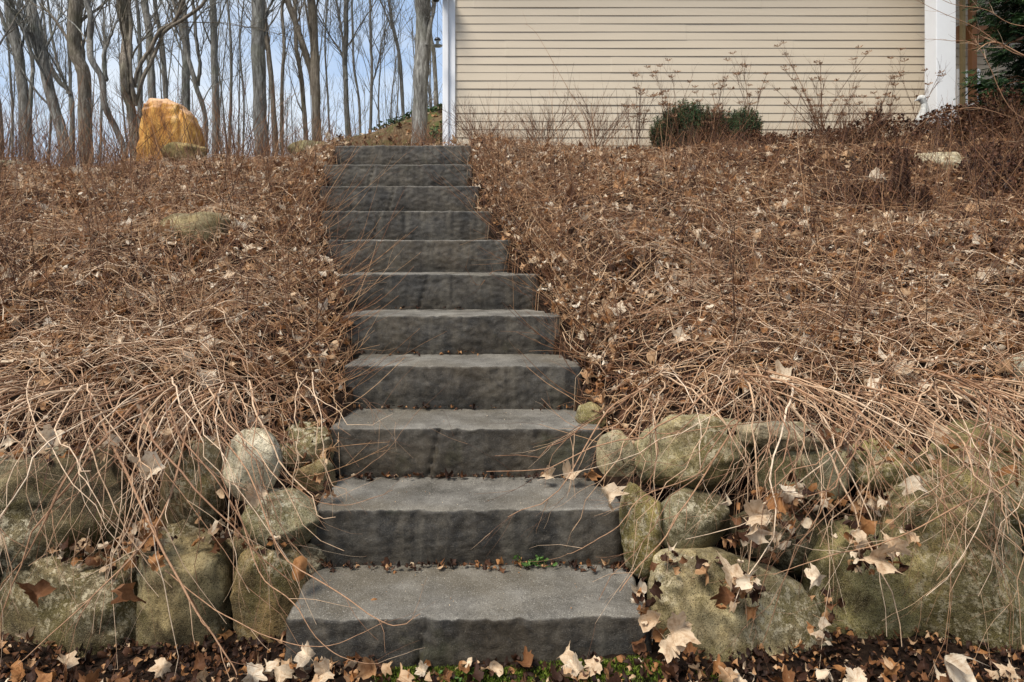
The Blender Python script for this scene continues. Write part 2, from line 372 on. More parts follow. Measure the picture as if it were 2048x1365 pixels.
def scatter(acc, tpl, pos, size, rnd, tilt=.45):
    V, tri, quad, vein = tpl; n = len(pos)
    Rm = rots(n, tilt)
    sq = rs.uniform(.75, 1.1, (n, 1, 3))
    W = np.einsum('nij,nvj->nvi', Rm, V[None]*sq)*np.asarray(size)[:, None, None]+pos[:, None, :]
    off = (np.arange(n)*len(V))[:, None, None]
    acc.add(W.reshape(-1, 3), [(tri[None]+off).reshape(-1, 3), (quad[None]+off).reshape(-1, 4)], rnd=np.repeat(rnd, len(V)), vein=np.tile(vein, n))

def bankpts(n, ylo=2.6, yhi=6.4, side=0, margin=0., power=1.0, xmargin=.5):
    out = []
    while sum(len(o) for o in out) < n:
        y = ylo+(yhi-ylo)*rs.rand(n*2)**power; hw = .735*y+xmargin
        x = rs.uniform(-1, 1, n*2)*(.735*yhi+xmargin); ok = np.abs(x) < hw
        xl = np.interp(y, sky_, sxl); xr = np.interp(y, sky_, sxr)
        d = np.maximum(xl-x, x-xr); ok &= (d > margin) | (y > 6.25)
        if side: ok &= (x*side > -.35)
        out.append(np.stack([x, y], -1)[ok])
    return np.concatenate(out)[:n]

# litter
acc = Acc()
for kind, n, s0, s1 in (('maple', 3600, .028, .058), ('oval', 12000, .014, .036), ('bit', 18000, .010, .030)):
    for tp in TPL[kind]:
        q = bankpts(n//len(TPL[kind]), 2.75, 7.2, margin=.0); q = q[(vn(q[:, 0], q[:, 1], 9, 4.)+.6*vn(q[:, 0], q[:, 1], 23, 1.)+.5*rs.rand(len(q)) > -.05)]
        pos = np.stack([q[:, 0], q[:, 1], G(q[:, 0], q[:, 1])+rs.uniform(.0, .085, len(q))], -1)
        rnd = np.clip(rs.beta(1.4, 1.25, len(q)), 0, 1)
        pale = rs.rand(len(q)) < .17; rnd[pale] = rs.uniform(.85, 1, pale.sum())
        rnd = np.where(pale, rnd, .02+rnd*.72)
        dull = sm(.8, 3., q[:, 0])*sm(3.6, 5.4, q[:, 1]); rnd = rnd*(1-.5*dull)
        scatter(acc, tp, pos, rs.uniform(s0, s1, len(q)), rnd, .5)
for kind, n, s0, s1 in (('maple', 2900, .022, .050), ('oval', 5200, .012, .032), ('bit', 9500, .008, .027)):
    for tp in TPL[kind]:
        q = bankpts(n//len(TPL[kind]), 2.8, 6.6, margin=.02); q = q[(vn(q[:, 0], q[:, 1], 3.1, 8.)+rs.rand(len(q))*1.6 > .30) & (vn(q[:, 0], q[:, 1], 11, 4.)+.6*vn(q[:, 0], q[:, 1], 23, 1.)+.6*rs.rand(len(q)) > -.1)]
        pos = np.stack([q[:, 0], q[:, 1], G(q[:, 0], q[:, 1])+rs.uniform(.03, .11, len(q))], -1)
        rnd = rs.choice([.45, .58, .72, .82, .92, .99], len(q), p=[.20, .12, .16, .16, .18, .18])+rs.normal(size=len(q))*.03
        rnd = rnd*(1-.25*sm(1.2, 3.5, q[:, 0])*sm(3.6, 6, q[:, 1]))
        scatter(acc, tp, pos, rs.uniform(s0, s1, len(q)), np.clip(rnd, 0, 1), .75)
tag(acc.build('leaf_litter', M['leaf'], origin=(0, 0, 0)), 'brown and cream fallen leaf litter covering both banks', 'leaf litter', kind='stuff')
# litter at the foot of the wall and the first step
acc = Acc()
for kind, n, s0, s1 in (('maple', 260, .022, .042), ('oval', 1100, .008, .024), ('bit', 8000, .005, .020)):
    for tp in TPL[kind]:
        m_ = n//len(TPL[kind]); x = rs.uniform(-1.75, 1.75, m_); y = rs.uniform(1.4, 2.58, m_)
        ok = (np.abs(x+.06) > .60) | (y < 2.15); x, y = x[ok], y[ok]; m_ = len(x)
        pos = np.stack([x, y, G(x, y)+rs.uniform(.003, .03, m_)], -1)
        scatter(acc, tp, pos, rs.uniform(s0, s1, m_), np.clip(rs.beta(.9, 2.4, m_), 0, 1)*.95, .65)
tag(acc.build('ground_leaf_litter', M['leaf'], origin=(0, 0, 0)), 'brown leaf litter on soil at the foot of the lowest step', 'leaf litter', kind='stuff')
# litter on the lawn side and hill behind
acc = Acc()
for tp in TPL['bit']+TPL['oval']:
    m_ = 900; x = rs.uniform(-8, 7, m_); y = rs.uniform(7, 15, m_)
    ok = ~((x > -.9) & (y > 8.8)); x, y = x[ok], y[ok]
    pos = np.stack([x, y, G(x, y)+rs.uniform(0, .04, len(x))], -1)
    scatter(acc, tp, pos, rs.uniform(.02, .07, len(x)), np.clip(rs.beta(1.6, 1.4, len(x)), 0, .95), .5)
tag(acc.build('distant_leaf_litter', M['leaf'], origin=(0, 0, 0)), 'dry leaf litter on the rise behind the steps', 'leaf litter', kind='stuff')
# green ground cover on the mound left of the house corner
acc = Acc()
for tp in TPL['oval']:
    m_ = 1500; x = rs.uniform(-4.6, -.7, m_); y = rs.uniform(10.2, 14.5, m_)
    ok = vn(x, y, 2.2, 3.)+.25*sm(-2.8, -1, x)+.4*sm(11, 13.5, y) > .15; x, y = x[ok], y[ok]
    pos = np.stack([x, y, G(x, y)+rs.uniform(.01, .12, len(x))], -1)
    scatter(acc, tp, pos, rs.uniform(.03, .06, len(x)), rs.uniform(.2, 1, len(x))*.9, .7)
tag(acc.build('green_ground_cover', M['yew'], origin=(0, 0, 0)), 'low green ground cover on the mound by the house corner', 'ground cover', kind='stuff')

# ------------------------------------------------------------------ the twig tangle
def side_tangle(side, name, label, nscale=1.0):
    acc = Acc(); f = nscale
    # fine lying twigs
    n = int(5200*f); q = bankpts(n, 2.75, 6.7, side, -.02, .85)
    yaw = rs.normal(size=n)*1.0+np.where(rs.rand(n) < .5, 0, math.pi)
    L, Rr = lying(q[:, 0], q[:, 1], rs.uniform(.10, .50, n), yaw, rs.normal(size=n)*1.3, rs.uniform(.01, .085, n), rs.uniform(-.02, .06, n), rs.uniform(-.03, .05, n), rs.uniform(.0009, .0027, n), 7)
    xl = np.interp(L[..., 1], sky_, sxl); xr = np.interp(L[..., 1], sky_, sxr)
    dd = np.maximum(xl-L[..., 0], L[..., 0]-xr).min(1); keep = (dd > -.12) | (L[:, :, 1].min(1) > 6.0)
    L, Rr = L[keep], Rr[keep]
    g = vn(L[:, 0, 0], L[:, 0, 1], 2.0, 5.)*.12
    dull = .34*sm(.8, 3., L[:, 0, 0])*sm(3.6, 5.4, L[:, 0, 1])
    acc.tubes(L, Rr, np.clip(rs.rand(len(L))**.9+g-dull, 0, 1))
    # mid stems
    n = int(1100*f); q = bankpts(n, 2.75, 6.3, side, .04, 1.2)
    yaw = rs.normal(size=n)*.8+np.where(rs.rand(n) < .5, 0, math.pi)
    L, Rr = lying(q[:, 0], q[:, 1], rs.uniform(.25, .75, n), yaw, rs.normal(size=n)*.9, rs.uniform(.02, .10, n), rs.uniform(-.02, .07, n), rs.uniform(-.04, .06, n), rs.uniform(.0013, .0030, n), 10)
    xl = np.interp(L[..., 1], sky_, sxl); xr = np.interp(L[..., 1], sky_, sxr)
    dd = np.maximum(xl-L[..., 0], L[..., 0]-xr).min(1); keep = (dd > -.05)
    L, Rr = L[keep], Rr[keep]
    acc.tubes(L, Rr, np.clip(rs.rand(len(L))*.75+.25, 0, 1), 4)
    K, KR, _ = kids(L, Rr, int(3000*f), .06, .22, .8, .35)
    acc.tubes(K, KR, rs.rand(len(K))*.8)
    # upright sprigs
    n = int(1900*f); q = bankpts(n, 2.8, 6.6, side, .0, .9)
    L0 = rs.uniform(.12, .52, n)*np.where(rs.rand(n) < .15, 1.4, 1.)*(1-.3*(q[:, 1] > 5.4)); lean = rs.normal(size=(n, 2))*.55
    t = np.linspace(0, 1, 7)[None, :, None]
    p0 = np.stack([q[:, 0], q[:, 1], G(q[:, 0], q[:, 1])+.01], -1)[:, None, :]
    dirv = np.concatenate([lean, np.ones((n, 1))], 1); dirv /= np.linalg.norm(dirv, axis=1, keepdims=True)
    cur = np.concatenate([rs.normal(size=(n, 2))*.18, rs.uniform(-.02, .12, (n, 1))], 1)
    L = p0+dirv[:, None]*L0[:, None, None]*t+cur[:, None]*L0[:, None, None]*t**2+rs.normal(size=(n, 7, 3))*.003
    Rr = taper(n, 7, rs.uniform(.0010, .0021, n), .45)
    acc.tubes(L, Rr, rs.rand(n)*.7)
    K, KR, _ = kids(L, Rr, int(3000*f), .04, .15, .7, .3, 4, .65, 1)
    acc.tubes(K, KR, rs.rand(len(K))*.6)
    # long slender shoots crossing above the mat
    n = int(430*f); q = bankpts(n, 2.9, 5.6, side, .0, 1.1)
    L0 = rs.uniform(.35, .85, n); t = np.linspace(0, 1, 9)[None, :, None]
    p0 = np.stack([q[:, 0], q[:, 1], G(q[:, 0], q[:, 1])+.02], -1)[:, None, :]
    dirv = np.stack([rs.normal(size=n)*.8, rs.normal(size=n)*.35, np.full(n, .75)], -1); dirv /= np.linalg.norm(dirv, axis=1, keepdims=True)
    L = p0+dirv[:, None]*L0[:, None, None]*t+np.stack([dirv[:, 0]*-.18, 0*dirv[:, 0], np.full(n, .05)], -1)[:, None]*L0[:, None, None]*t**2+np.cumsum(rs.normal(size=(n, 9, 3))*.0035, 1)
    acc.tubes(L, taper(n, 9, rs.uniform(.0013, .0026, n), .4), rs.rand(n)**1.5*.75, 4)
    K, KR, _ = kids(L, taper(n, 9, np.full(n, .0018), .4), int(1500*f), .05, .22, .55, .25, 5, .7, 2)
    acc.tubes(K, KR, rs.rand(len(K))*.6)
    return tag(acc.build(name, M['twig'], origin=(0, 0, 0)), label, 'twigs', kind='stuff')
side_tangle(-1, 'left_bank_twigs', 'dense tangle of bare brown twigs matting the left bank')
side_tangle(1, 'right_bank_twigs', 'dense tangle of bare brown twigs matting the right bank', 1.1)

# the long matted stems along the brow of both walls
acc = Acc()
for s in (-1, 1):
    n = 900; x = rs.uniform(.5, 2.8, n)*s-.05; y = 2.62+1.9*rs.rand(n)**1.9
    xl = np.interp(y, sky_, sxl); xr = np.interp(y, sky_, sxr); ok = np.maximum(xl-x, x-xr) > .1; x, y = x[ok], y[ok]; n = len(x)
    yaw = rs.normal(size=n)*.5+np.where(rs.rand(n) < .5, 0, math.pi)
    L, Rr = lying(x, y, rs.uniform(.2, .8, n), yaw, rs.normal(size=n)*.5, rs.uniform(.04, .13, n), rs.uniform(0, .08, n), rs.uniform(-.05, .03, n), rs.uniform(.0009, .0036, n)*(1-.45*sm(2.9, 4.2, y)), 11)
    xl = np.interp(L[..., 1], sky_, sxl); xr = np.interp(L[..., 1], sky_, sxr)
    dd = np.maximum(xl-L[..., 0], L[..., 0]-xr).min(1); keep = (dd > .0) & (L[..., 1].min(1) > 2.55)
    L, Rr = L[keep], Rr[keep]
    acc.tubes(L, Rr, np.clip(.35+.65*rs.rand(len(L)), 0, 1), 4)
    K, KR, _ = kids(L, Rr, 900, .1, .35, .6, .15, 6)
    acc.tubes(K, KR, rs.rand(len(K)))
tag(acc.build('matted_stems', M['stem'], origin=(0, 0, 0)), 'long tan stems matted along the brow of both boulder walls', 'stems', kind='stuff')

# ------------------------------------------------------------------ shrubs draping over the boulders
def drape(name, px, py, Y, label, n=20, spread=.8, fall=.6, out=.55, r=(.0022, .0052), bias=0.):
    c = P(px, py, Y); c[1] += .12; c[2] = .80+rs.uniform(-.03,.03)
    root = empty(name, c, label, 'shrub', None)
    acc = Acc(); Mp = 14; n = int(n*.92); t = np.linspace(0, 1, Mp)[None]
    x0 = c[0]+rs.normal(size=n)*.06; y0 = c[1]+rs.normal(size=n)*.05; z0 = c[2]+rs.uniform(-.02, .05, n)
    dx = (np.clip(rs.normal(size=n), -1.5, 1.5)*spread*.5+bias)[:, None]; dy = (out*rs.uniform(.75, 1.12, n))[:, None]; b = (fall*rs.uniform(.35, 1.15, n))[:, None]
    a = rs.uniform(.04, .28, n)[:, None]; hook = (rs.uniform(-.05, .22, n)*(rs.rand(n) < .6))[:, None]
    wig = np.cumsum(rs.normal(size=(n, Mp, 3))*np.array([.020, .008, .017]), axis=1)
    x = x0[:, None]+dx*t+.25*dx*t*t; y = y0[:, None]-dy*(1-(1-t)**2.2); z = z0[:, None]+a*t-(b+a)*t**1.7+hook*t**4
    L = np.stack([x, y, z], -1)+wig*np.linspace(.2, 1, Mp)[None, :, None]
    L[..., 2] = np.maximum(L[..., 2], G(L[..., 0], L[..., 1]*0+2.0)+.012)
    Rr = taper(n, Mp, rs.uniform(*r, n)*rs.choice([.5, .7, .9, 1.], n), .25)
    acc.tubes(L, Rr, np.clip(.3+.7*rs.rand(n), 0, 1), 6)
    K, KR, _ = kids(L, Rr, int(n*3.6), .10, .34, .75, -.12, 8, .55, 2, .5)
    acc.tubes(K, KR, np.clip(rs.rand(len(K)), 0, 1), 4)
    K2, KR2, _ = kids(K, KR, int(n*5), .04, .16, .7, .05, 5, .7, 1, .4)
    acc.tubes(K2, KR2, np.clip(rs.rand(len(K2))*.9, 0, 1), 3)
    acc.build('stems', M['stem'], root)
    return root
drape('draping_shrub', 30, 815, 2.62, 'bare tan shrub spilling over the dark boulder at the left edge', 20, 1., .62)
drape('draping_shrub', 160, 830, 2.60, 'bare tan shrub hanging left of the pale leaf over the dark boulder', 18, .9, .66, .55, bias=.1)
drape('draping_shrub', 310, 835, 2.60, 'thick bare shrub fanning down over the split low boulder left of the steps', 24, .75, .72, .6, (.003, .0062), bias=.02)
drape('draping_shrub', 440, 835, 2.66, 'bare shrub drooping around the whitish egg boulder', 20, .6, .62, .45, bias=-.02)
drape('draping_shrub', 590, 850, 2.78, 'thin stemmed shrub reaching toward the third step from its left end', 12, .4, .40, .45, (.0016, .0032), bias=.0)
drape('draping_shrub', 1330, 850, 2.72, 'bare shrub hanging between the grey boulder and the big pale boulder', 11, .5, .45, .5, (.002, .0045), bias=-.14)
drape('draping_shrub', 1520, 845, 2.62, 'dense starburst of bare stems falling over the thin flat stone', 26, .9, .68, .56, bias=-.05)
drape('draping_shrub', 1610, 860, 2.55, 'bare tangle drooping left of the huge boulder right of the steps', 24, .9, .72, .52)
drape('draping_shrub', 1760, 850, 2.58, 'bare shrub fanning down over the middle of the huge right boulder', 24, 1., .72, .55)
drape('draping_shrub', 1900, 850, 2.58, 'bare shrub drooping over the right shoulder of the huge boulder', 20, .9, .66, .55)
drape('draping_shrub', 2020, 850, 2.60, 'bare tan shrub spilling down at the right edge of the wall', 16, .8, .62, .55)

# long single stems of the left wall that reach out over the lowest steps
def stem_path(name, pts, r, label, kids_n=6, cat='stem'):
    Wp = np.array([P(*p) for p in pts]); n = len(Wp)
    tt = np.linspace(0, n-1, 26); out = np.zeros((26, 3))
    for k, t in enumerate(tt):                      # Catmull-Rom
        i = min(int(t), n-2); u = t-i
        p0, p1, p2, p3 = Wp[max(i-1, 0)], Wp[i], Wp[i+1], Wp[min(i+2, n-1)]
        out[k] = .5*((2*p1)+(-p0+p2)*u+(2*p0-5*p1+4*p2-p3)*u*u+(-p0+3*p1-3*p2+p3)*u**3)
    out += np.cumsum(rs.normal(size=out.shape)*.0014, 0)
    root = empty(name, out[0], label, cat)
    acc = Acc(); L = out[None]; Rr = taper(1, 26, [r], .3)
    acc.tubes(L, Rr, [.6], 6)
    if kids_n:
        K, KR, _ = kids(L, Rr, kids_n, .06, .22, .6, .1, 6, .6, 8); acc.tubes(K, KR, rs.rand(len(K))*.7+.2, 4)
    acc.build('stem', M['stem'], root); return root
stem_path('arching_stem', [(430,860,2.5),(500,950,2.3),(560,1110,2.15),(660,1180,2.06),(740,1243,2.0),(790,1262,1.98),(832,1240,2.0)], .0028, 'long bare stem arching out over the front edge of the lowest step', 4)
stem_path('arching_stem', [(470,1000,2.3),(520,1140,2.15),(590,1200,2.05),(650,1285,2.0),(710,1318,1.98),(765,1322,1.98)], .0021, 'bare stem dropping across the left end of the lowest riser', 3)
stem_path('arching_stem', [(330,1140,2.25),(430,1220,2.1),(540,1280,2.03),(640,1300,2.0),(730,1270,2.0),(775,1245,2.0)], .0019, 'thin bare stem sweeping low and up across the lowest riser', 3)
stem_path('arching_stem', [(540,860,2.75),(560,940,2.55),(620,1000,2.5),(690,1018,2.5),(750,1005,2.52),(790,990,2.52)], .0020, 'bare stem curving out over the second step from its left end', 5)
stem_path('arching_stem', [(560,880,2.8),(620,960,2.6),(700,960,2.6),(760,920,2.6),(800,880,2.6),(850,820,2.62)], .0015, 'thin reddish stem rising diagonally in front of the third riser', 2)
stem_path('arching_stem', [(1560,840,2.6),(1450,855,2.5),(1330,870,2.45),(1230,860,2.5),(1150,855,2.55),(1085,800,2.6)], .0022, 'long bare stem reaching left over the third tread', 5)
stem_path('arching_stem', [(1440,900,2.45),(1390,950,2.3),(1290,990,2.2),(1240,1050,2.15),(1180,1090,2.12),(1143,1108,2.12)], .0024, 'bare stem falling across the right end of the second riser', 4)
stem_path('arching_stem', [(1480,840,2.6),(1440,900,2.42),(1400,960,2.3),(1330,1070,2.15),(1260,1150,2.05),(1236,1180,2.03)], .0036, 'thick forked stem crossing the big pale boulder toward the steps', 5)
stem_path('arching_stem', [(200,830,2.6),(250,940,2.3),(300,1050,2.15),(380,1200,2.05),(440,1290,2.0),(480,1350,1.98)], .0052, 'thickest bare stem slanting down across the split low boulder', 8)
stem_path('arching_stem', [(380,830,2.6),(350,960,2.3),(300,1070,2.15),(180,1200,2.05),(40,1330,2.0)], .0045, 'thick bare stem slanting down to the left over the dark boulder', 8)
stem_path('arching_stem', [(2040,960,2.3),(1930,1010,2.15),(1800,1080,2.05),(1680,1110,2.0),(1560,1150,2.0)], .003, 'long horizontal stem crossing the face of the huge boulder', 6)

# shrubs leaning in over the stairs
def lean_shrub(side, k, n, label, reach=.5, upf=.25):
    y = SY(k)+.12; xe = (np.interp(y, sky_, sxl)-.10) if side < 0 else (np.interp(y, sky_, sxr)+.08)
    c = np.array([xe, y, float(G(xe, y))]); root = empty('leaning_shrub', c, label, 'shrub')
    acc = Acc(); Mp = 10; t = np.linspace(0, 1, Mp)[None]; n = int(n*.45)
    x0 = xe-side*0+side*rs.uniform(-.02, .34, n); y0 = y+rs.uniform(-.3, .3, n); z0 = G(x0, y0)+.03
    ln = rs.uniform(.45, 1.1, n); dx = -side*(reach*ln*rs.uniform(.5, 1.1, n))[:, None]; dy = (rs.uniform(-.05, .42, n)*ln)[:, None]
    u1 = rs.uniform(-.02, .22, n)[:, None]*ln[:, None]; u2 = (upf*rs.uniform(.0, 1.3, n)*ln)[:, None]
    x = x0[:, None]+dx*t; yy = y0[:, None]-dy*t; z = z0[:, None]+u1*t+u2*t**2.0
    L = np.stack([x, yy, z], -1)+np.cumsum(rs.normal(size=(n, Mp, 3))*.004, 1)
    ks = np.minimum((L[..., 1]-Y1)/TREAD, 10); zmin = RISE*(np.floor(ks)+1)+.02
    L[..., 2] = np.maximum(L[..., 2], np.where((L[..., 0] > np.interp(L[..., 1], sky_, sxl)) & (L[..., 0] < np.interp(L[..., 1], sky_, sxr)) & (L[..., 1] > Y1), zmin, -9))
    for _ in range(2): L[:, 1:-1] = (L[:, :-2]+2*L[:, 1:-1]+L[:, 2:])/4
    Rr = taper(n, Mp, rs.uniform(.0013, .0026, n), .42)
    acc.tubes(L, Rr, rs.uniform(.2, .85, n), 4)
    K, KR, _ = kids(L, Rr, int(n*2.2), .05, .26, .45, .12, 6, .7, 3)
    acc.tubes(K, KR, rs.uniform(.1, .8, len(K)), 3)
    acc.build('stems', M['twig'], root)
OR = ['third', 'fourth', 'fifth', 'sixth', 'seventh', 'eighth', 'ninth', 'tenth']
for i, k in enumerate((3, 4, 5, 6, 7, 8, 9, 10)):
    lean_shrub(-1, k, [26, 46, 46, 38, 40, 40, 26, 22][i], 'thin reddish shrub leaning in from the left over the %s step up' % OR[i], .6 if k < 9 else .4, .42 if k > 5 else .22)
    lean_shrub(1, k, [18, 46, 60, 44, 34, 26, 20, 16][i], 'thin reddish shrub leaning in from the right over the %s step up' % OR[i], .42 if k < 8 else .3, .25)

# ------------------------------------------------------------------ stone steps
def fbm(p, o=4):
    return noise.fractal(Vector(p), 1.0, 2.0, o)
def make_step(k):
    xl, xr = SX[k-1]; y0 = SY(k); z1 = RISE*k; dep = .50; z0 = z1-RISE-.02 if k > 1 else -.06
    xl += -.012; xr += .012; h = z1-z0
    nxp = 110; ny_, nz_ = 26, 26; ch = .007
    # profile around: front face bottom -> top -> tread back
    prof = [(0, z0+(h-ch)*i/nz_) for i in range(nz_)]+[(0, z1-ch), (ch*.35, z1-ch*.3), (ch, z1)]+[(ch+(dep-ch)*(i/ny_)**1.0, z1) for i in range(1, ny_+1)]
    prof += [(dep, z0), (0.01, z0-.001)]
    V = []; xsn = np.linspace(0, 1, nxp)
    creas = {1: .37, 3: .385, 6: .42, 8: .33, 10: .32, 9: .45}.get(k); cr2 = {2: .4, 5: .45, 7: .72}.get(k)
    for i, u in enumerate(xsn):
        x = xl+(xr-xl)*u
        edge = min(u, 1-u)
        ew = .008*fbm((x*4, k*3.1, 0))+.007*fbm((x*26, k*7.7, 3))+.003*fbm((x*70, k*2.7, 1))      # wandering front edge
        for j, (dy, z) in enumerate(prof):
            front = j <= nz_
            yy = y0+dy; zz = z
            if j <= nz_+2:
                v = (z-z0)/h
                yy += ew*(.4+.6*v)
                yy += .010*fbm((x*2.6, z*2.2, k*1.7), 3)+.0045*fbm((x*9, z*9, k*2.3))+.0042*fbm((x*34, z*44, k*4.1), 4)
                if creas:
                    cx = creas+(v-.5)*.05; dd = (u-cx)*(xr-xl)
                    yy += .018*math.exp(-(dd/.009)**2)-(.018 if dd > 0 else 0)*math.exp(-abs(dd)/.12)
                yy -= .010*math.exp(-((v-.45)/.35)**2)
            else:
                yy += ew*max(0, 1-dy/.05)
            if j >= nz_ and j < len(prof)-2:
                zz += .004*fbm((x*3, yy*3, k))+.0035*fbm((x*20, yy*20, k*5), 3)
                zz += (.0035*fbm((x*9, k*9.3, 5))+.003*fbm((x*45, k*3.3, 8)))*max(0, 1-dy/.05)
            # rounded ends
            e = max(0, 1-edge*(xr-xl)/.018)
            if j <= nz_+2: yy += .010*e*e
            xx = x+(.012*fbm((z*9, yy*9, k+40)) if e > 0 else 0)
            if e > 0 and j >= nz_: zz -= .005*e*e
            V.append((xx, yy, zz))
    m = len(prof); Q = []
    for i in range(nxp-1):
        for j in range(m-1):
            Q.append((i*m+j, (i+1)*m+j, (i+1)*m+j+1, i*m+j+1))
        Q.append((i*m+m-1, (i+1)*m+m-1, (i+1)*m, i*m))
    V = np.array(V)
    # end caps as fans
    caps = []
    n0 = len(V)
    for i, fl in ((0, 1), (nxp-1, 0)):
        c = V[i*m:(i+1)*m].mean(0); V = np.concatenate([V, c[None]]); ci = len(V)-1
        for j in range(m):
            a, b = i*m+j, i*m+(j+1) % m
            caps.append((a, b, ci) if fl else (b, a, ci))
    pos = ['lowest', 'second', 'third', 'fourth', 'fifth', 'sixth', 'seventh', 'eighth', 'ninth', 'tenth', 'topmost'][k-1]
    lab = {1: 'lowest and widest dark grey stone step, rising from the leafy ground', 11: 'topmost dark grey stone step, seen against the house corner'}.get(k, '%s dark grey stone step counted up from the ground' % pos)
    o = npmesh('stone_step', V, [np.array(Q), np.array(caps)], M['step'], origin=((xl+xr)/2, y0, z0))
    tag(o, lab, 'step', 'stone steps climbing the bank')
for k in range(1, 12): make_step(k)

# ------------------------------------------------------------------ boulders
import bmesh
def boulder(x0, y0, x1, y1, Y, label, color, deep=.8, tilt=0., rough=1., sub=4, cuts=6, name='boulder', mat=None, seed=None, group='boulders of the retaining walls', sq=2.6):
    s = seed if seed is not None else int(x0+y0*3)
    r = random.Random(s)
    c = P((x0+x1)/2, (y0+y1)/2, Y); rx = (x1-x0)/2/F*Y*1.07; rz = (y1-y0)/2/F*Y*1.07; ry = deep*min(rx, rz*1.6)
    bm = bmesh.new(); bmesh.ops.create_icosphere(bm, subdivisions=sub, radius=1)
    pl = []
    for _ in range(cuts):
        n = Vector((r.gauss(0, 1), r.gauss(0, 1)-.3, r.gauss(0, 1))).normalized(); pl.append((n, r.uniform(.66, .92)))
    off = Vector((r.uniform(-50, 50), r.uniform(-50, 50), r.uniform(-50, 50)))
    ct, st = math.cos(tilt), math.sin(tilt)
    for v in bm.verts:
        p = v.co.normalized()
        q = (abs(p.x)**sq+abs(p.y)**sq+abs(p.z)**sq)**(-1/sq); p = p*q
        for n, d in pl:
            e = p.dot(n)-d
            if e > 0: p = p-n*e*.90
        nn = noise.fractal(p*1.3+off, 1, 2, 3)*.13+noise.fractal(p*4+off, 1, 2, 4)*.050+noise.fractal(p*13+off, 1, 2, 3)*.010
        p = p*(1+nn*rough)
        x, y, z = p.x*rx, p.y*ry, p.z*rz
        v.co = (x*ct+z*st, y, -x*st+z*ct)
    for ax, h in ((0, rx), (2, rz)):
        lo = min(v.co[ax] for v in bm.verts); hi = max(v.co[ax] for v in bm.verts)
        for v in bm.verts: v.co[ax] = ((v.co[ax]-lo)/(hi-lo)*2-1)*h
    me = bpy.data.meshes.new(name); bm.to_mesh(me); bm.free()
    for p in me.polygons: p.use_smooth = True
    me.materials.append(mat or M['boulder'])
    o = bpy.data.objects.new(name, me); o.location = [float(q) for q in c]; o.color = (*color, 1)
    link(o); return tag(o, label, 'boulder', group)
OL = (.17, .15, .095); GR = (.27, .26, .23); TAN = (.25, .20, .13); PALE = (.40, .38, .33); DK = (.105, .095, .065); YO = (.30, .28, .16)
B = boulder
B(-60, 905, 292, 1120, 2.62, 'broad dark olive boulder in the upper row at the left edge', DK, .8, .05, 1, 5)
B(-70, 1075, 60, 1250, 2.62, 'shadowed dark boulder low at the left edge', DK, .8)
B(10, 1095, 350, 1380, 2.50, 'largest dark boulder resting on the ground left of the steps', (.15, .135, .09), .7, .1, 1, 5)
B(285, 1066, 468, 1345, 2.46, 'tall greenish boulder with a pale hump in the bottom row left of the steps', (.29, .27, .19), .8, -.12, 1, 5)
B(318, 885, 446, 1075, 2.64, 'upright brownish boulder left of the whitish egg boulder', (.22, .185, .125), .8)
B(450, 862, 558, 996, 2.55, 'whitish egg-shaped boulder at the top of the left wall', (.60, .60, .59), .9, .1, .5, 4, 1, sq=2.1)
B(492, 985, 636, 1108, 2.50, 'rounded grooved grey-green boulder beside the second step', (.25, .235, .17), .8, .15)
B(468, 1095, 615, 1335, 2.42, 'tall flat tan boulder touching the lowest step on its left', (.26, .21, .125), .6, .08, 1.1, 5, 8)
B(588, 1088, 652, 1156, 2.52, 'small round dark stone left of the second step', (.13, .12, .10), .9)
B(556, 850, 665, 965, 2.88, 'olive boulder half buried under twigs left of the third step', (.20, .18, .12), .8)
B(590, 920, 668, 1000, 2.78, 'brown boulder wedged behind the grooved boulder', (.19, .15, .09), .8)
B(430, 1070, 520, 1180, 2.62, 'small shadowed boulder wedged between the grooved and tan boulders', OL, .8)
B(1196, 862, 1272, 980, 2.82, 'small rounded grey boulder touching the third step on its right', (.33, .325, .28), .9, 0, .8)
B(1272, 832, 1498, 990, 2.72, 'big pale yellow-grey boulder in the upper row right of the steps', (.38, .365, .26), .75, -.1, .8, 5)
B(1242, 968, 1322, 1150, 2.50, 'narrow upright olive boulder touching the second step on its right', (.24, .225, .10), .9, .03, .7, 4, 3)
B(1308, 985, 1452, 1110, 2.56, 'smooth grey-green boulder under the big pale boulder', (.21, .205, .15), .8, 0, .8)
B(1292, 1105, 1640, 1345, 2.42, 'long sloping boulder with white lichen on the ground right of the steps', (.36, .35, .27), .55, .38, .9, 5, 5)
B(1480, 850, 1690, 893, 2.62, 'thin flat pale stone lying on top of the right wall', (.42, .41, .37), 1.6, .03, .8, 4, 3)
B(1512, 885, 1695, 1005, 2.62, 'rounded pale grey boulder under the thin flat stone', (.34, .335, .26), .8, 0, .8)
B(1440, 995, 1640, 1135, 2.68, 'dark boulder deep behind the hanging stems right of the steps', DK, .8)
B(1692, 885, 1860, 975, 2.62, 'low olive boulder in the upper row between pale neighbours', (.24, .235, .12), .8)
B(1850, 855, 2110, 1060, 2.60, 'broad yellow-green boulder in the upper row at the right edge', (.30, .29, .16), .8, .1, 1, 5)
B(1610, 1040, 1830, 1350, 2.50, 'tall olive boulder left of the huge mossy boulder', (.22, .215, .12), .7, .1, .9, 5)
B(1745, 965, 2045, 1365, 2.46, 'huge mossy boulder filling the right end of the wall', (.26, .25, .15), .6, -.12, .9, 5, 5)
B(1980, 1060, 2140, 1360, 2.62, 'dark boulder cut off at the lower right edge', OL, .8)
B(1152, 806, 1214, 862, 3.02, 'small yellowish stone beside the fourth step on the right', (.22, .20, .11), .8)
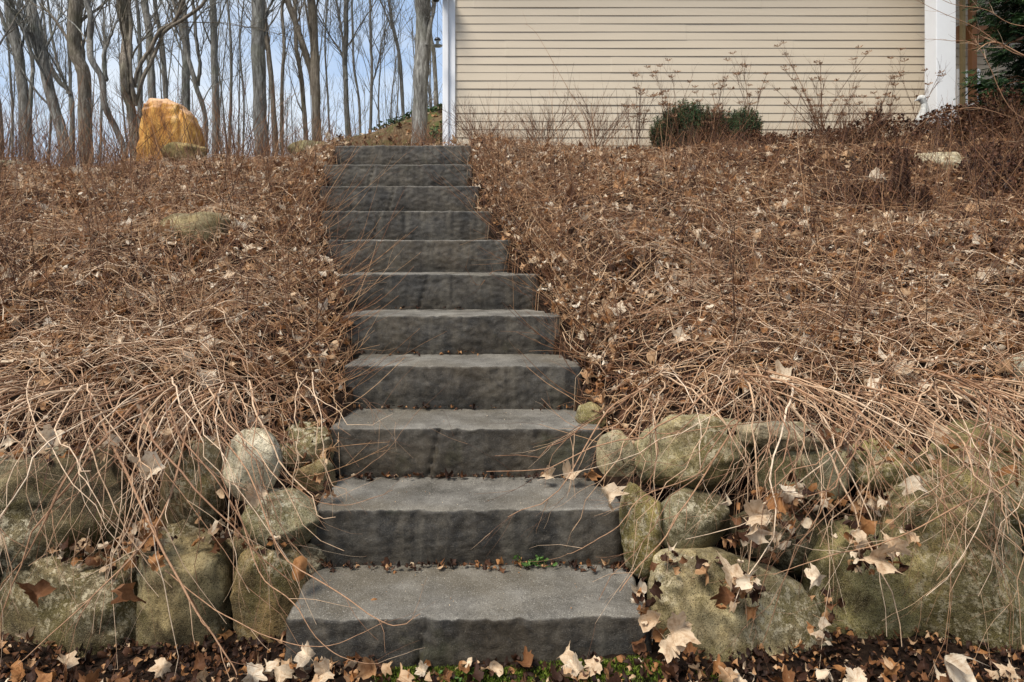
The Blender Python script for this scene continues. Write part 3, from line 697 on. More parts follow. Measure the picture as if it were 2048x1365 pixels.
def bank_stone(x0, y0, x1, y1, label, color, rise=0., **kw):
    h = ghit((x0+x1)/2, (y0*.5+y1*.5)) - np.array([0, rise, 0]); return B(x0, y0, x1, y1+14, float(h[1])+.05, label, color, group=None, **kw)
bank_stone(326, 428, 466, 512, 'pale olive boulder half buried in the left bank', (.24, .225, .16), .05, deep=1., rough=.8, sub=4)
bank_stone(95, 440, 158, 478, 'small brown stone half buried in the upper left bank', (.20, .16, .12), deep=1.)
bank_stone(1815, 306, 1955, 372, 'flat pale grey stone near the top of the right bank', (.42, .42, .38), .10, deep=1.2, rough=.6, cuts=8)
bank_stone(2000, 712, 2090, 800, 'pale blue-grey stone at the right edge of the bank', (.42, .43, .43), deep=1.)
bank_stone(1880, 770, 1960, 815, 'small grey stone under twigs in the right bank', (.30, .29, .27), deep=1.)
B(578, 284, 668, 330, 6.35, 'low flat mossy stone left of the topmost step', (.24, .235, .15), 1.2, 0, .8, group=None)
B(-10, 322, 50, 356, 6.1, 'pale flat stone at the crest near the left edge', (.42, .41, .38), 1.2, 0, .8, group=None)
# the upright orange boulder
def orange():
    c = P(342, 330, 6.7); s = 6.7/F
    # outline ring (px half widths by height), leaning top
    prof = [(348, -64, 66), (325, -62, 64), (300, -60, 61), (270, -57, 57), (245, -52, 49), (232, -50, 44), (222, -49, 36), (214, -47, 26), (206, -45, 10), (199, -40, -10)]
    bm = bmesh.new(); rings = []
    for py, a, b in prof:
        cx = (a+b)/2; w = (b-a)/2; ring = []
        for k in range(40):
            th = 2*math.pi*k/40; e = 2/4.2
            ux = math.copysign(abs(math.cos(th))**e, math.cos(th)); uy = math.copysign(abs(math.sin(th))**e, math.sin(th))
            ring.append(bm.verts.new(((cx+ux*w)*s, uy*min(w, 46)*.62*s, (330-py)*s)))
        rings.append(ring)
    for a, b in zip(rings[:-1], rings[1:]):
        for k in range(40): bm.faces.new((a[k], a[(k+1) % 40], b[(k+1) % 40], b[k]))
    bm.faces.new(rings[-1])
    bmesh.ops.subdivide_edges(bm, edges=bm.edges[:], cuts=2, use_grid_fill=True)
    for v in bm.verts:
        n = Vector((v.co.x, v.co.y*1.5, (v.co.z-.3)*.3)).normalized()
        d = .035*noise.fractal(v.co*4.2+Vector((3, 1, 9)), 1, 2, 4)+.012*noise.fractal(v.co*18, 1, 2, 3)
        d -= .02*max(0, math.sin(v.co.x*34+1.1+v.co.z*4))**3*(v.co.y < 0)
        v.co += n*d*min(1, max(0, (.62-v.co.z)/.12)+.35)
        if v.co.z > .5: v.co.z += .012*noise.fractal(v.co*15, 1, 2, 3)
    bmesh.ops.recalc_face_normals(bm, faces=bm.faces[:])
    me = bpy.data.meshes.new('upright_boulder'); bm.to_mesh(me); bm.free()
    for p in me.polygons: p.use_smooth = True
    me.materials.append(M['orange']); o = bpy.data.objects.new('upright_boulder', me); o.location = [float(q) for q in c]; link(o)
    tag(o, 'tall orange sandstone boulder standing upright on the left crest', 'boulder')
orange()
B(325, 286, 412, 345, 6.45, 'olive mossy stone leaning at the foot of the orange boulder', (.30, .25, .13), .7, 0, .9, group=None)

# ------------------------------------------------------------------ house
YH = 9.0
def boxv(x0, x1, y0, y1, z0, z1):
    V = np.array([(x, y, z) for z in (z0, z1) for y in (y0, y1) for x in (x0, x1)], float)
    Q = np.array([(0, 2, 3, 1), (4, 5, 7, 6), (0, 1, 5, 4), (2, 6, 7, 3), (0, 4, 6, 2), (1, 3, 7, 5)]); return V, Q
def box(name, x0, x1, y0, y1, z0, z1, mat, parent=None, bevel=.004, **kw):
    V, Q = boxv(x0, x1, y0, y1, z0, z1)
    o = npmesh(name, V, Q, mat, parent, smooth=False, origin=None if parent is not None else ((x0+x1)/2, (y0+y1)/2, z0))
    if bevel:
        b = o.modifiers.new('bevel', 'BEVEL'); b.width = bevel; b.segments = 2
    return o
house = empty('house', (-.84, YH, 2.4), 'beige clapboard sided house with white corner trim and downspout', 'house')
xL = (893-CX)/F*YH; xR = 8.5; CO = 16.25/F*YH
zb = EYE+(HOR-292)/F*YH-CO*3
# siding lapped courses
V = []; Q = []; ncr = 37
segs = np.linspace(xL+.1, xR, 700)
for k in range(ncr):
    za = zb+k*CO
    for (dy, z) in ((-.0075, za), (-.0088, za+.004), (.0, za+CO+.003)):
        for x in segs: V.append((x, YH+dy-.0022*(int((x+((k//2)*1.37) % 3.7+9)/3.7) % 2)+.0012*math.sin(x*2.1+k*1.7), z+.0009*math.sin(x*1.3+k)))
    # underside lip
    for x in segs: V.append((x, YH+.002, za+.0005))
n = len(segs)
for k in range(ncr):
    b = k*4*n
    for i in range(n-1):
        Q.append((b+i, b+i+1, b+n+i+1, b+n+i)); Q.append((b+n+i, b+n+i+1, b+2*n+i+1, b+2*n+i)); Q.append((b+3*n+i, b+3*n+i+1, b+i+1, b+i))
npmesh('siding', V, np.array(Q), M['siding'], house, smooth=False)
box('wall_core', xL+.02, xR, YH+.01, YH+5.5, zb-.6, 6.34, M['soffit'], house, 0)
box('foundation', xL+.03, xR, YH-.006, YH+5.4, 1.8, zb-.004, M['conc'], house, 0)
box('corner_trim', xL+.035, xL+.115, YH-.035, YH+.03, zb-.1, 6.34, M['white'], house)
dsp = box('downspout', xL-.045, xL+.033, YH-.075, YH+.01, zb-.05, 6.33, M['white'], house, .012)
for z in (3.2, 4.4): box('bracket', xL-.052, xL+.038, YH-.08, YH-.06, z, z+.035, M['white'], dsp)
# eave and roof: overhang that keeps the top of the wall in shade
box('soffit', xL-.5, xR+.4, YH-.8, YH-.02, 6.35, 6.4, M['soffit'], house, 0)
box('fascia', xL-.5, xR+.4, YH-.84, YH-.803, 6.3, 6.54, M['white'], house)
V = np.array([(xL-.6, YH-.9, 6.56), (xR+.5, YH-.9, 6.56), (xR+.5, YH+2.8, 8.6), (xL-.6, YH+2.8, 8.6), (xR+.5, YH+6.6, 6.56), (xL-.6, YH+6.6, 6.56)])
npmesh('roof', V, np.array([(0, 1, 2, 3), (3, 2, 4, 5)]), M['roof'], house, smooth=False)
# porch roof slab and column at the right
pc = P(1873, 235, 8.05); cw = 39/F*8.05
colm = box('porch_column', pc[0], pc[0]+cw, 8.05, 8.05+cw*1.05, 2.55, 5.3, M['white'], house, .006)
box('column_base', pc[0]-.03, pc[0]+cw+.03, 8.02, 8.08+cw*1.05, 2.45, 2.6, M['white'], house, .008)
box('porch_beam', pc[0]-.02, xR, 7.95, 8.4, 5.305, 5.6, M['white'], house)
box('porch_ceiling', pc[0]+.2, xR, 8.42, YH-.03, 5.45, 5.5, M['soffit'], house, 0)
box('porch_floor', pc[0]-.2, xR, 8.1, YH-.02, 2.45, 2.66, M['wood'], house, 0)
# porch things
x = P(1916, 0, 8.6)[0]; box('golden_post', x-.01, x+.03, 8.5, 8.56, 2.66, 5.3, M['gold'], house, .003)
x = P(1938, 0, 8.6)[0]; box('brown_post', x-.03, x+.035, 8.5, 8.58, 2.66, 5.3, M['wood'], house, .004)
box('porch_rail_beam', P(1914, 0, 8.6)[0]+.01, 6.6, 8.585, 8.64, EYE+(HOR-85)/F*8.6, EYE+(HOR-52)/F*8.6, M['wood'], house, .004)
ch = empty('porch_chair', P(1945, 235, 8.75), 'white slatted chair on the porch behind the brown post', 'chair')
xa, xb = P(1915, 0, 8.75)[0], P(1958, 0, 8.75)[0]
for a, b in ((141, 157), (160, 172), (176, 214)):
    z1_, z0_ = EYE+(HOR-a)/F*8.75, EYE+(HOR-b)/F*8.75
    box('slat', xa, xb, 8.72, 8.74, z0_, z1_, M['white'], ch, .003)
for xx in (xa, xb-.03): box('leg', xx, xx+.03, 8.745, 8.775, 2.66, EYE+(HOR-138)/F*8.75, M['white'], ch, .003)
box('seat', xa, xb, 8.45, 8.71, EYE+(HOR-222)/F*8.75, EYE+(HOR-216)/F*8.75, M['white'], ch, .003)

# hanging feeder by the corner
def lathe(prof, seg=24, center=(0, 0, 0)):
    V = []; Q = []
    for r_, z in prof:
        for k in range(seg):
            a = 2*math.pi*k/seg; V.append((center[0]+r_*math.cos(a), center[1]+r_*math.sin(a), center[2]+z))
    for i in range(len(prof)-1):
        for k in range(seg): Q.append((i*seg+k, i*seg+(k+1) % seg, (i+1)*seg+(k+1) % seg, (i+1)*seg+k))
    return np.array(V), np.array(Q)
c = P(875, 84, 8.7); fd = empty('hanging_feeder', c, 'dark capped bird feeder hanging left of the downspout', 'bird feeder')
s = 8.7/F
V, Q = lathe([(.001, 5*s), (4*s, 4*s), (7*s, 0), (6.5*s, -1*s), (.001, -1*s)], center=c+np.array([0, 0, 4*s])); npmesh('cap', V, Q, M['dark'], fd)
V, Q = lathe([(3*s, 4*s), (3*s, -4*s), (.001, -4*s)], center=c); npmesh('tube', V, Q, M['glass'], fd)
V, Q = lathe([(10*s, 1*s), (9*s, -1*s), (.001, -3*s), (.001, -3.2*s), (9.3*s, -1.6*s), (10.3*s, 1*s)], center=c+np.array([0, 0, -8*s])); npmesh('tray', V, Q, M['glass'], fd)
L = np.array([[c+np.array([0, 0, 8*s]), c+np.array([0, 0, .25]), c+np.array([0, 0, .5])]]); a = Acc(); a.tubes(L, np.full((1, 3), .003), [.1], 6); a.build('hook', M['dark'], fd)
c2 = P(872, 0, 8.7); ln = empty('wall_lantern', c2, 'black round lantern bottom peeking in above the feeder', 'lantern')
V, Q = lathe([(.001, -.05), (.035, -.04), (.05, 0), (.05, .12), (.02, .17), (.001, .18)], center=c2+np.array([0, 0, .02])); npmesh('lamp_body', V, Q, M['dark'], ln)
V, Q = boxv(c2[0]-.006, c2[0]+.17, c2[1]-.006, c2[1]+.3, c2[2]+.14, c2[2]+.16); npmesh('arm', V, Q, M['dark'], ln, smooth=False)

# garden statue
c = P(1846, 252, 7.3); st = empty('garden_statue', c, 'small weathered white bird statue at the foot of the porch column', 'statue')
s = 7.3/F
def blob(name, pts, mat, parent, seg=14):
    """pts: (x,z,r) in px along the body, grown as one tube"""
    pts = np.array(pts, float); n = len(pts); t = np.linspace(0, n-1, n*4); out = []; rr = []
    for u in t:
        i = min(int(u), n-2); f = u-i; f = f*f*(3-2*f); q = pts[i]*(1-f)+pts[i+1]*f
        out.append(c+np.array([q[0]*s, 0, q[1]*s])); rr.append(q[2]*s)
    a = Acc(); a.tubes(np.array([out]), np.array([rr]), [.5], seg); return a.build(name, mat, parent)
blob('body', [(-10, -6, 2), (-9, 0, 7), (-6, 10, 9), (-1, 22, 8), (2, 34, 6), (2, 44, 5), (-1, 52, 6.5), (-4, 58, 6), (-6, 61, 1)], M['statue'], st)
blob('head', [(4, 52, 2), (0, 54, 7), (-6, 55, 6), (-12, 52, 2.5), (-17, 49, .5)], M['statue'], st)
blob('wing', [(6, 50, 1), (7, 30, 5), (8, 12, 6), (10, -2, 2)], M['statue'], st)
blob('tail', [(0, 6, 5), (12, 0, 4), (24, -6, 1.5)], M['statue'], st)

# ------------------------------------------------------------------ trees
def catmull(Wp, n):
    k = len(Wp); out = []
    for t in np.linspace(0, k-1, n):
        i = min(int(t), k-2); u = t-i
        p0, p1, p2, p3 = Wp[max(i-1, 0)], Wp[i], Wp[i+1], Wp[min(i+2, k-1)]
        out.append(.5*((2*p1)+(-p0+p2)*u+(2*p0-5*p1+4*p2-p3)*u*u+(-p0+3*p1-3*p2+p3)*u**3))
    return np.array(out)
def tree(stems, Y, label, mat='bark', top=None, nb=14, lowtwig=10):
    """stems: list of (px path bottom->top, width px); the first is the trunk"""
    path, w = stems[0]
    b = P(*path[0], Y); gz = float(G(b[0], Y))-.05
    root = empty('bare_tree', (b[0], Y, gz), label, 'tree', 'bare trees of the wood behind the bank')
    allL = []
    acc = Acc()
    for si, (pth, w) in enumerate(stems):
        W = [P(x, y, Y) for x, y in pth]
        W = [q+np.array([0, rs.normal()*.04*(i > 0), 0]) for i, q in enumerate(W)]
        if si == 0:
            W = [np.array([W[0][0]+(W[0][0]-W[1][0])*.15, Y, gz])]+([np.array([W[0][0], Y, (gz+W[0][2])/2])] if W[0][2]-gz > .8 else [])+W
        reach = W[-1][2] > P(0, 30, Y)[2]
        r0 = w*.80/2/F*Y
        d = (W[-1]-W[-2]); d = d/np.linalg.norm(d)
        ext = []
        if reach or si == 0:
            H = (9.5+rs.rand()*2.5) if si == 0 else 7.5+rs.rand()*2
            p = W[-1].copy()
            while p[2] < H:
                d = d*.8+np.array([rs.normal()*.12, rs.normal()*.12, .32]); d /= np.linalg.norm(d); p = p+d*.9; ext.append(p.copy())
        W = np.array(W+ext)
        n = max(24, len(W)*4); L = catmull(W, n)
        L += np.cumsum(rs.normal(size=L.shape)*.006, 0)*np.array([1, 1, 0])
        zt = L[:, 2]; hi = zt.max()
        fr = np.clip((zt-L[0, 2])/(hi-L[0, 2]), 0, 1)
        rad = r0*(1.12-.35*fr-.65*np.clip((fr-.45)/.55, 0, 1)**1.3)
        if si == 0: rad = rad*(1+.35*np.exp(-(zt-gz)/.25))
        rad = np.maximum(rad, .006)*(1+rs.normal(size=n)*.05)
        a2 = Acc(); a2.tubes(L[None], rad[None], [.5], 14)
        (a2.build('trunk', M[mat], root) if si == 0 else a2.build('limb', M[mat], root))
        allL.append((L, rad))
    # branches
    for L, rad in allL:
        acc = Acc(); LL = L[None]; RR = rad[None]*.9; k0 = int(len(L)*.28)
        K, KR, _ = kids(LL, RR*.32, nb, .7, 2.2, .75, .45, 9, 1., k0, .8, .008); KR = np.minimum(KR, .035)
        acc.tubes(K, KR, rs.rand(len(K)), 5)
        K2, KR2, _ = kids(K, KR, nb*5, .3, 1.0, .7, .35, 7, .6, 2, .6, .0045)
        acc.tubes(K2, KR2, rs.rand(len(K2)), 4)
        K3, KR3, _ = kids(K2, KR2, nb*16, .1, .45, .7, .3, 5, .7, 1, .5, .0032)
        acc.tubes(K3, KR3, rs.rand(len(K3)), 3)
        acc.build('branches', M[mat], root)
        K4, KR4, _ = kids(LL, RR*.08, lowtwig, .3, .9, .9, .25, 7, 1., 4, .6, .004); KR4 = np.minimum(KR4, .010)
        K5, KR5, i5 = kids(K4, KR4, lowtwig*12, .08, .35, .8, .2, 5, .7, 1, .5, .0030)
        for j in range(len(K4)):
            a1 = Acc(); a1.tubes(K4[j:j+1], KR4[j:j+1], [.5], 4); sel = i5 == j
            if sel.any(): a1.tubes(K5[sel], KR5[sel], rs.rand(int(sel.sum())), 3)
            a1.build('low_branch', M[mat], root)
T = tree
T([([(60,325),(50,200),(38,100),(24,0)], 24), ([(47,165),(42,140),(20,75),(-4,5)], 8), ([(58,260),(66,180),(60,110),(42,40),(38,0)], 9)], 14, 'forked grey trunk closest to the left edge of the wood')
T([([(141,325),(128,285),(113,235),(98,170),(85,110),(70,60),(54,0)], 24)], 13.4, 'grey trunk leaning strongly left beyond the left crest', 'barkgrey')
T([([(142,325),(142,240),(136,185),(115,160),(95,110),(80,60)], 12), ([(136,188),(132,175),(122,140),(108,90),(101,40),(95,0)], 6), ([(140,190),(136,120),(134,60),(138,0)], 7)], 16, 'thin dark tree forking into three beside the thick rough trunk')
T([([(172,325),(165,230),(165,150),(150,110),(148,60),(158,0)], 30)], 12.6, 'thick rough-barked trunk left of the pale forked tree', 'bark2')
T([([(250,325),(240,290),(228,250),(218,210),(212,160),(195,120),(178,80),(184,35),(176,0)], 14), ([(212,162),(218,110),(230,60),(238,30)], 10)], 11, 'crooked pale tree forking into a Y left of the orange boulder', 'barkgrey')
T([([(266,325),(262,240),(258,190),(256,130),(244,70),(238,0)], 21), ([(274,212),(272,190),(268,125),(262,50),(253,-5)], 9), ([(268,175),(280,133),(300,100),(320,65),(350,42),(375,0)], 9), ([(270,212),(288,165),(300,130),(315,80),(338,57),(390,25),(420,-8)], 8)], 10.4, 'many-limbed tree just left of the orange boulder with long limb slanting right', 'bark2')
T([([(278,325),(277,200),(276,60),(273,0)], 12)], 17, 'straight trunk hidden behind the many-limbed tree')
T([([(310,325),(308,200),(305,120),(300,60),(290,0)], 19)], 14.5, 'grey trunk rising behind the left side of the orange boulder', 'barkgrey')
T([([(334,325),(331,200),(324,90),(314,0)], 13)], 16, 'slim trunk rising behind the middle of the orange boulder')
T([([(378,325),(373,215),(372,120),(368,60),(362,0)], 20)], 14, 'straight grey trunk rising behind the right side of the orange boulder', 'barkgrey')
T([([(412,325),(410,230),(395,170),(380,110),(360,40)], 11), ([(396,172),(398,130),(394,90),(385,0)], 8)], 13, 'dark V-forked tree just right of the orange boulder')
T([([(429,325),(430,200),(427,100),(424,0)], 17)], 15, 'straight trunk second to the right of the orange boulder', 'barkgrey')
T([([(458,325),(463,200),(463,80),(455,0)], 8)], 18, 'thin straight trunk left of the thick lichened trunk')
T([([(521,325),(514,240),(510,150),(506,60),(505,0)], 33)], 12, 'thickest lichened trunk midway between orange boulder and steps', 'barkgrey')
T([([(548,325),(538,150),(528,70),(521,0)], 13)], 12.8, 'brown trunk pressed against the right of the thickest lichened trunk', 'bark2')
T([([(565,325),(566,200),(567,100),(563,20),(570,-10)], 9)], 16, 'thin trunk standing alone right of the paired thick trunks', 'bark2')
T([([(613,325),(608,230),(600,160),(592,90),(588,0)], 11)], 15, 'slim leaning trunk crossing behind the forked brown trunk', 'bark2')
T([([(636,325),(632,200),(630,100),(625,0)], 21), ([(628,190),(620,140),(605,90),(588,40),(570,-5)], 15)], 12.6, 'double trunk joined low with its left limb leaning away', 'bark2')
T([([(700,300),(697,240),(692,130),(696,60),(697,0)], 12), ([(694,160),(684,112),(662,75),(640,40)], 6), ([(690,130),(686,100),(679,55),(668,0)], 6)], 14.5, 'green-tinged tree with two left limbs left of the mound')
T([([(720,290),(716,200),(706,130),(702,80)], 6)], 17, 'very thin dark stem beside the green-tinged tree')
T([([(741,270),(744,150),(741,80),(740,0)], 7), ([(745,170),(757,120),(770,65)], 4)], 16.5, 'slender straight tree growing at the left foot of the mound')
T([([(804,250),(795,120),(782,50),(775,0)], 9), ([(783,58),(772,30),(762,0)], 4)], 17, 'slender leaning tree left of the big smooth trunk')
T([([(834,300),(836,230),(840,150),(843,60),(843,-10)], 36), ([(853,90),(858,45),(863,-5)], 9)], 9.9, 'big smooth grey trunk standing between the topmost step and the downspout', 'barkgrey')
T([([(874,240),(868,120),(860,60),(856,0)], 10)], 13, 'slim trunk squeezed between the big smooth trunk and the downspout')
T([([(4,330),(-2,240),(-14,120),(-20,0)], 16)], 11, 'reddish trunk cut off by the left edge', 'bark2')
T([([(24,325),(20,200),(14,80),(8,0)], 6)], 17, 'very thin stem left of the closest forked trunk')
T([([(484,325),(486,200),(480,90),(490,0)], 5)], 18, 'very thin stem left of the thickest lichened trunk')
T([([(660,325),(655,200),(650,100),(655,0)], 5)], 19, 'very thin stem right of the double trunk')
T([([(100,325),(104,200),(100,100),(90,0)], 6)], 18, 'very thin stem between the two leaning left trunks')
T([([(200,325),(205,200),(210,100),(200,0)], 6)], 19, 'very thin stem behind the pale Y tree')

# far thicket of saplings
acc = Acc(); n = 170; Y = rs.uniform(17, 34, n); X = rs.uniform(-.78, -.08, n)*Y
z0 = G(X, Y); H = rs.uniform(3.0, 9, n); t = np.linspace(0, 1, 9)[None]
lx = rs.normal(size=n)*.06
L = np.stack([X[:, None]+lx[:, None]*H[:, None]*t+.1*np.sin(t*5+X[:, None]*9), Y[:, None]+0*t, z0[:, None]+H[:, None]*t], -1)
Rr = taper(n, 9, rs.uniform(.012, .045, n), .3)
acc.tubes(L, Rr, rs.rand(n), 5)
K, KR, _ = kids(L, Rr, 1500, .4, 1.6, .6, .5, 6, .35, 1, .8, .006); acc.tubes(K, KR, rs.rand(len(K)), 3)
K, KR, _ = kids(K, KR, 6500, .2, .8, .7, .4, 5, .6, 1, .6, .004); acc.tubes(K, KR, rs.rand(len(K)), 3)
tag(acc.build('distant_thicket', M['bark'], origin=(0, 0, 0)), 'thin grey saplings massed behind the bare trees', 'thicket', kind='stuff')
# crest brush: upright reddish twigs against the sky
acc = Acc(); n = 1500; q = np.stack([rs.uniform(-6.2, -.7, n), rs.uniform(6.0, 9.5, n)], -1)
q[:, 0] = np.where((q[:, 1] < 6.5) & (q[:, 0] > -1.5), q[:, 0]-1.2, q[:, 0])
h = rs.uniform(.15, .8, n)*(.45+.75*sm(-1.2, -3., q[:, 0])); t = np.linspace(0, 1, 8)[None, :, None]
p0 = np.stack([q[:, 0], q[:, 1], G(q[:, 0], q[:, 1])], -1)[:, None]
dirv = np.concatenate([rs.normal(size=(n, 2))*.4, np.ones((n, 1))], 1); cur = np.concatenate([rs.normal(size=(n, 2))*.2, np.zeros((n, 1))], 1)
L = p0+dirv[:, None]*h[:, None, None]*t+cur[:, None]*h[:, None, None]*t**2+np.cumsum(rs.normal(size=(n, 8, 3))*.005, 1)
Rr = taper(n, 8, rs.uniform(.0018, .0042, n), .4); acc.tubes(L, Rr, rs.rand(n)*.7, 3)
K, KR, _ = kids(L, Rr, 5000, .06, .3, .7, .35, 5, .6, 1, .5, .0013); acc.tubes(K, KR, rs.rand(len(K))*.6, 3)
for tp in TPL['bit'][:2]:
    i = rs.randint(0, len(K), 500)
q2 = None
tag(acc.build('crest_brush', M['twig'], origin=(0, 0, 0)), 'upright reddish brush standing along the left crest', 'brush', kind='stuff')

# ------------------------------------------------------------------ planting by the house wall
def yew(px0, px1, py0, py1, Y, label):
    c = P((px0+px1)/2, py1, Y); c[2] = G(c[0], c[1]); rx = (px1-px0)/2/F*Y; hz = (py1-py0)/F*Y
    root = empty('evergreen_shrub', c, label, 'shrub')
    a = Acc(); st_ = Acc(); n = 2300
    th = rs.rand(n)*2*math.pi; rr = np.sqrt(rs.rand(n)); x = c[0]+np.cos(th)*rr*rx; y = c[1]+np.sin(th)*rr*.35
    topz = c[2]+hz*(1+.12*np.sin(x*7))*np.sqrt(np.clip(1-.5*rr**4, 0, 1))*(.85+.25*rs.rand(n)); h = rs.uniform(.10, .22, n)
    p1 = np.stack([x, y, topz], -1); p0 = p1-np.stack([.25*(x-c[0])/rx*h, .1*h*rs.normal(size=n), h], -1)
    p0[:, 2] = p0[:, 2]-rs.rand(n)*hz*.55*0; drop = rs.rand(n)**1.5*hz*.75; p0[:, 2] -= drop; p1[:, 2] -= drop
    t = np.linspace(0, 1, 5)[None, :, None]; L = p0[:, None]*(1-t)+p1[:, None]*t+rs.normal(size=(n, 5, 3))*.006
    st_.tubes(L, taper(n, 5, np.full(n, .003)), rs.rand(n)*.5)
    b0 = np.broadcast_to(c+np.array([0, 0, 0.]), (60, 3))+rs.normal(size=(60, 3))*np.array([.1, .05, 0]); i = rs.randint(0, n, 60)
    L2 = b0[:, None]*(1-t)+p0[i][:, None]*t; st_.tubes(L2, taper(60, 5, np.full(60, .008)), rs.rand(60)*.4, 4)
    # needles: thin quads
    m = 26; f = rs.rand(n, m, 1); base = p0[:, None]*(1-f)+p1[:, None]*f; d = rs.normal(size=(n, m, 3)); d[..., 2] = np.abs(d[..., 2])*.8; d /= np.linalg.norm(d, axis=2, keepdims=True)
    w = np.cross(d, rs.normal(size=(n, m, 3))); w /= np.linalg.norm(w, axis=2, keepdims=True)
    ln = .030; wd = .0036
    V = np.stack([base-w*wd, base+w*wd, base+d*ln+w*wd*.4, base+d*ln-w*wd*.4], 2).reshape(-1, 3)
    idx_ = np.arange(n*m*4).reshape(-1, 4)
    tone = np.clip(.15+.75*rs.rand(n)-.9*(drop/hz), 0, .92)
    tone[rs.rand(n) < .06] = 1.
    a.add(V, idx_, rnd=np.repeat(tone, m*4), vein=0.)
    st_.build('branches', M['twig'], root); a.build('foliage', M['yew'], root, smooth=False)
yew(1298, 1526, 196, 290, 8.3, 'wide low green yew in front of the siding under dried stalks')
def dead_clump(px, py, Y, w, h, label, n=500, tone=.5, hh=None):
    c = P(px, py, Y); c[2] = G(c[0], c[1]); root = empty('dead_perennial', c, label, 'plant')
    sx = w/F*Y/2; sz = h/F*Y; a = Acc(); b = Acc()
    th = rs.rand(n)*6.283; rr = np.sqrt(rs.rand(n)); x = c[0]+np.cos(th)*rr*sx; y = c[1]+np.sin(th)*rr*min(sx, .45)
    z = G(x, y)+sz*np.sqrt(1-.85*rr**2)*rs.rand(n)**.6
    for i, tp in enumerate(TPL['bit']+TPL['oval'][:2]):
        s_ = slice(i*n//7, (i+1)*n//7); pos = np.stack([x, y, z], -1)[s_]
        scatter(a, tp, pos, rs.uniform(.008, .028, len(pos)), np.clip(rs.beta(1.3, 1.5, len(pos))*.9+tone-.45, 0, 1), 1.1)
    m = n//4; i = rs.randint(0, n, m); e = np.stack([x, y, z], -1)[i]; t = np.linspace(0, 1, 6)[None, :, None]
    s0 = np.stack([c[0]+(e[:, 0]-c[0])*.4, c[1]+(e[:, 1]-c[1])*.4, G(e[:, 0], e[:, 1])], -1)
    L = s0[:, None]*(1-t)+e[:, None]*t; L[:, :, 2] += (.12*sz*np.sin(math.pi*t[..., 0])); L += np.cumsum(rs.normal(size=L.shape)*.006, 1)
    b.tubes(L, taper(m, 6, rs.uniform(.001, .0024, m)), rs.rand(m)*.8)
    K, KR, _ = kids(L, taper(m, 6, np.full(m, .0018)), m*2, .06, .2, .8, .3); b.tubes(K, KR, rs.rand(len(K))*.7)
    b.build('stems', M['twig'], root); a.build('foliage', M['deadperen'], root)
dead_clump(1428, 290, 7.9, 70, 84, 'reddish-brown dead shrub in front of the middle of the yew', 420, .35)
dead_clump(1480, 300, 7.6, 120, 50, 'low brown clump of curled leaves in front of the yew', 600)
dead_clump(1540, 292, 7.9, 70, 40, 'small dome of rusty dead leaves right of the yew', 500, .55)
dead_clump(1640, 300, 7.4, 150, 45, 'wide mat of dead perennial leaves below the umbel stalks', 900)
dead_clump(1760, 285, 7.3, 170, 60, 'dark dead clump left of the bird statue', 1200, .4)
dead_clump(1925, 280, 7.0, 200, 70, 'long mound of rust coloured dead growth below the porch column', 1800, .55)
dead_clump(2020, 270, 6.9, 180, 110, 'tall shadowed dead growth under the evergreen', 1500, .42)
dead_clump(2000, 425, 5.6, 150, 70, 'dark brown dead perennials around the flat pale stone', 1200, .4)
dead_clump(2010, 500, 5.0, 190, 80, 'dark withered clump near the right edge of the bank', 900, .35)
dead_clump(1760, 540, 4.7, 220, 62, 'dark withered patch in the middle of the right bank', 900, .33)
dead_clump(1790, 400, 5.7, 120, 45, 'withered stems beside the dark seed spikes', 500, .4)

def umbel_plant(px, py, Y, w, h, label, n=7, heads=True, tone=(.0, .6)):
    c = P(px, py, Y); c[2] = G(c[0], c[1]); root = empty('dried_flower_plant', c, label, 'plant')
    a = Acc(); u = Acc(); t = np.linspace(0, 1, 9)[None, :, None]
    tops = np.stack([c[0]+rs.uniform(-.5, .5, n)*w/F*Y, c[1]+rs.normal(size=n)*.1, c[2]+h/F*Y*rs.uniform(.6, 1, n)], -1)
    s0 = c+rs.normal(size=(n, 3))*np.array([.05, .04, 0])
    L = s0[:, None]*(1-t)+tops[:, None]*t; mid = (tops-s0)[:, None]*np.array([1, 1, 0])*(t*t-t)*.5; L = L+mid+np.cumsum(rs.normal(size=L.shape)*.004, 1)
    Rr = taper(n, 9, rs.uniform(.0030, .0048, n), .45); a.tubes(L, Rr, rs.rand(n)*.5, 4)
    K, KR, _ = kids(L, Rr, n*8, .10, .34, .55, .4, 6, .75, 2); a.tubes(K, KR, rs.rand(len(K))*.5, 3)
    K2, KR2, _ = kids(K, KR, n*26, .04, .14, .7, .3, 5, .8, 1, .5, .0013); a.tubes(K2, KR2, rs.rand(len(K2))*.5, 3)
    if heads:
        ends = np.concatenate([L[:, -1], K[:, -1][:n*3]])
        for e in ends:
            u = Acc(); m = 13; ang = rs.rand(m)*6.283; rad = rs.uniform(.012, .05, m); q = e+np.stack([np.cos(ang)*rad, np.sin(ang)*rad, .012+rs.rand(m)*.018], -1)
            tt = np.linspace(0, 1, 4)[None, :, None]; L3 = e[None, None]*(1-tt)+q[:, None]*tt
            u.tubes(L3, np.tile([.0012, .0011, .0018, .0052], (m, 1)), rs.rand(m), 4)
            u.build('seed_head', M['umbel'], root)
    a.build('stems', M['twig'], root)
umbel_plant(1640, 290, 8.2, 230, 205, 'tallest dried umbel plant spreading against the siding', 11)
umbel_plant(1500, 290, 8.2, 90, 190, 'slim dried umbel stalk rising behind the yew', 4)
umbel_plant(1350, 290, 8.1, 130, 165, 'dried umbel stalks rising in front of the left yew', 7)
umbel_plant(1270, 295, 7.9, 90, 150, 'thin dry stalks left of the yew', 5)
umbel_plant(1430, 290, 8.0, 120, 150, 'dried brown stalks in the middle of the yew', 6)
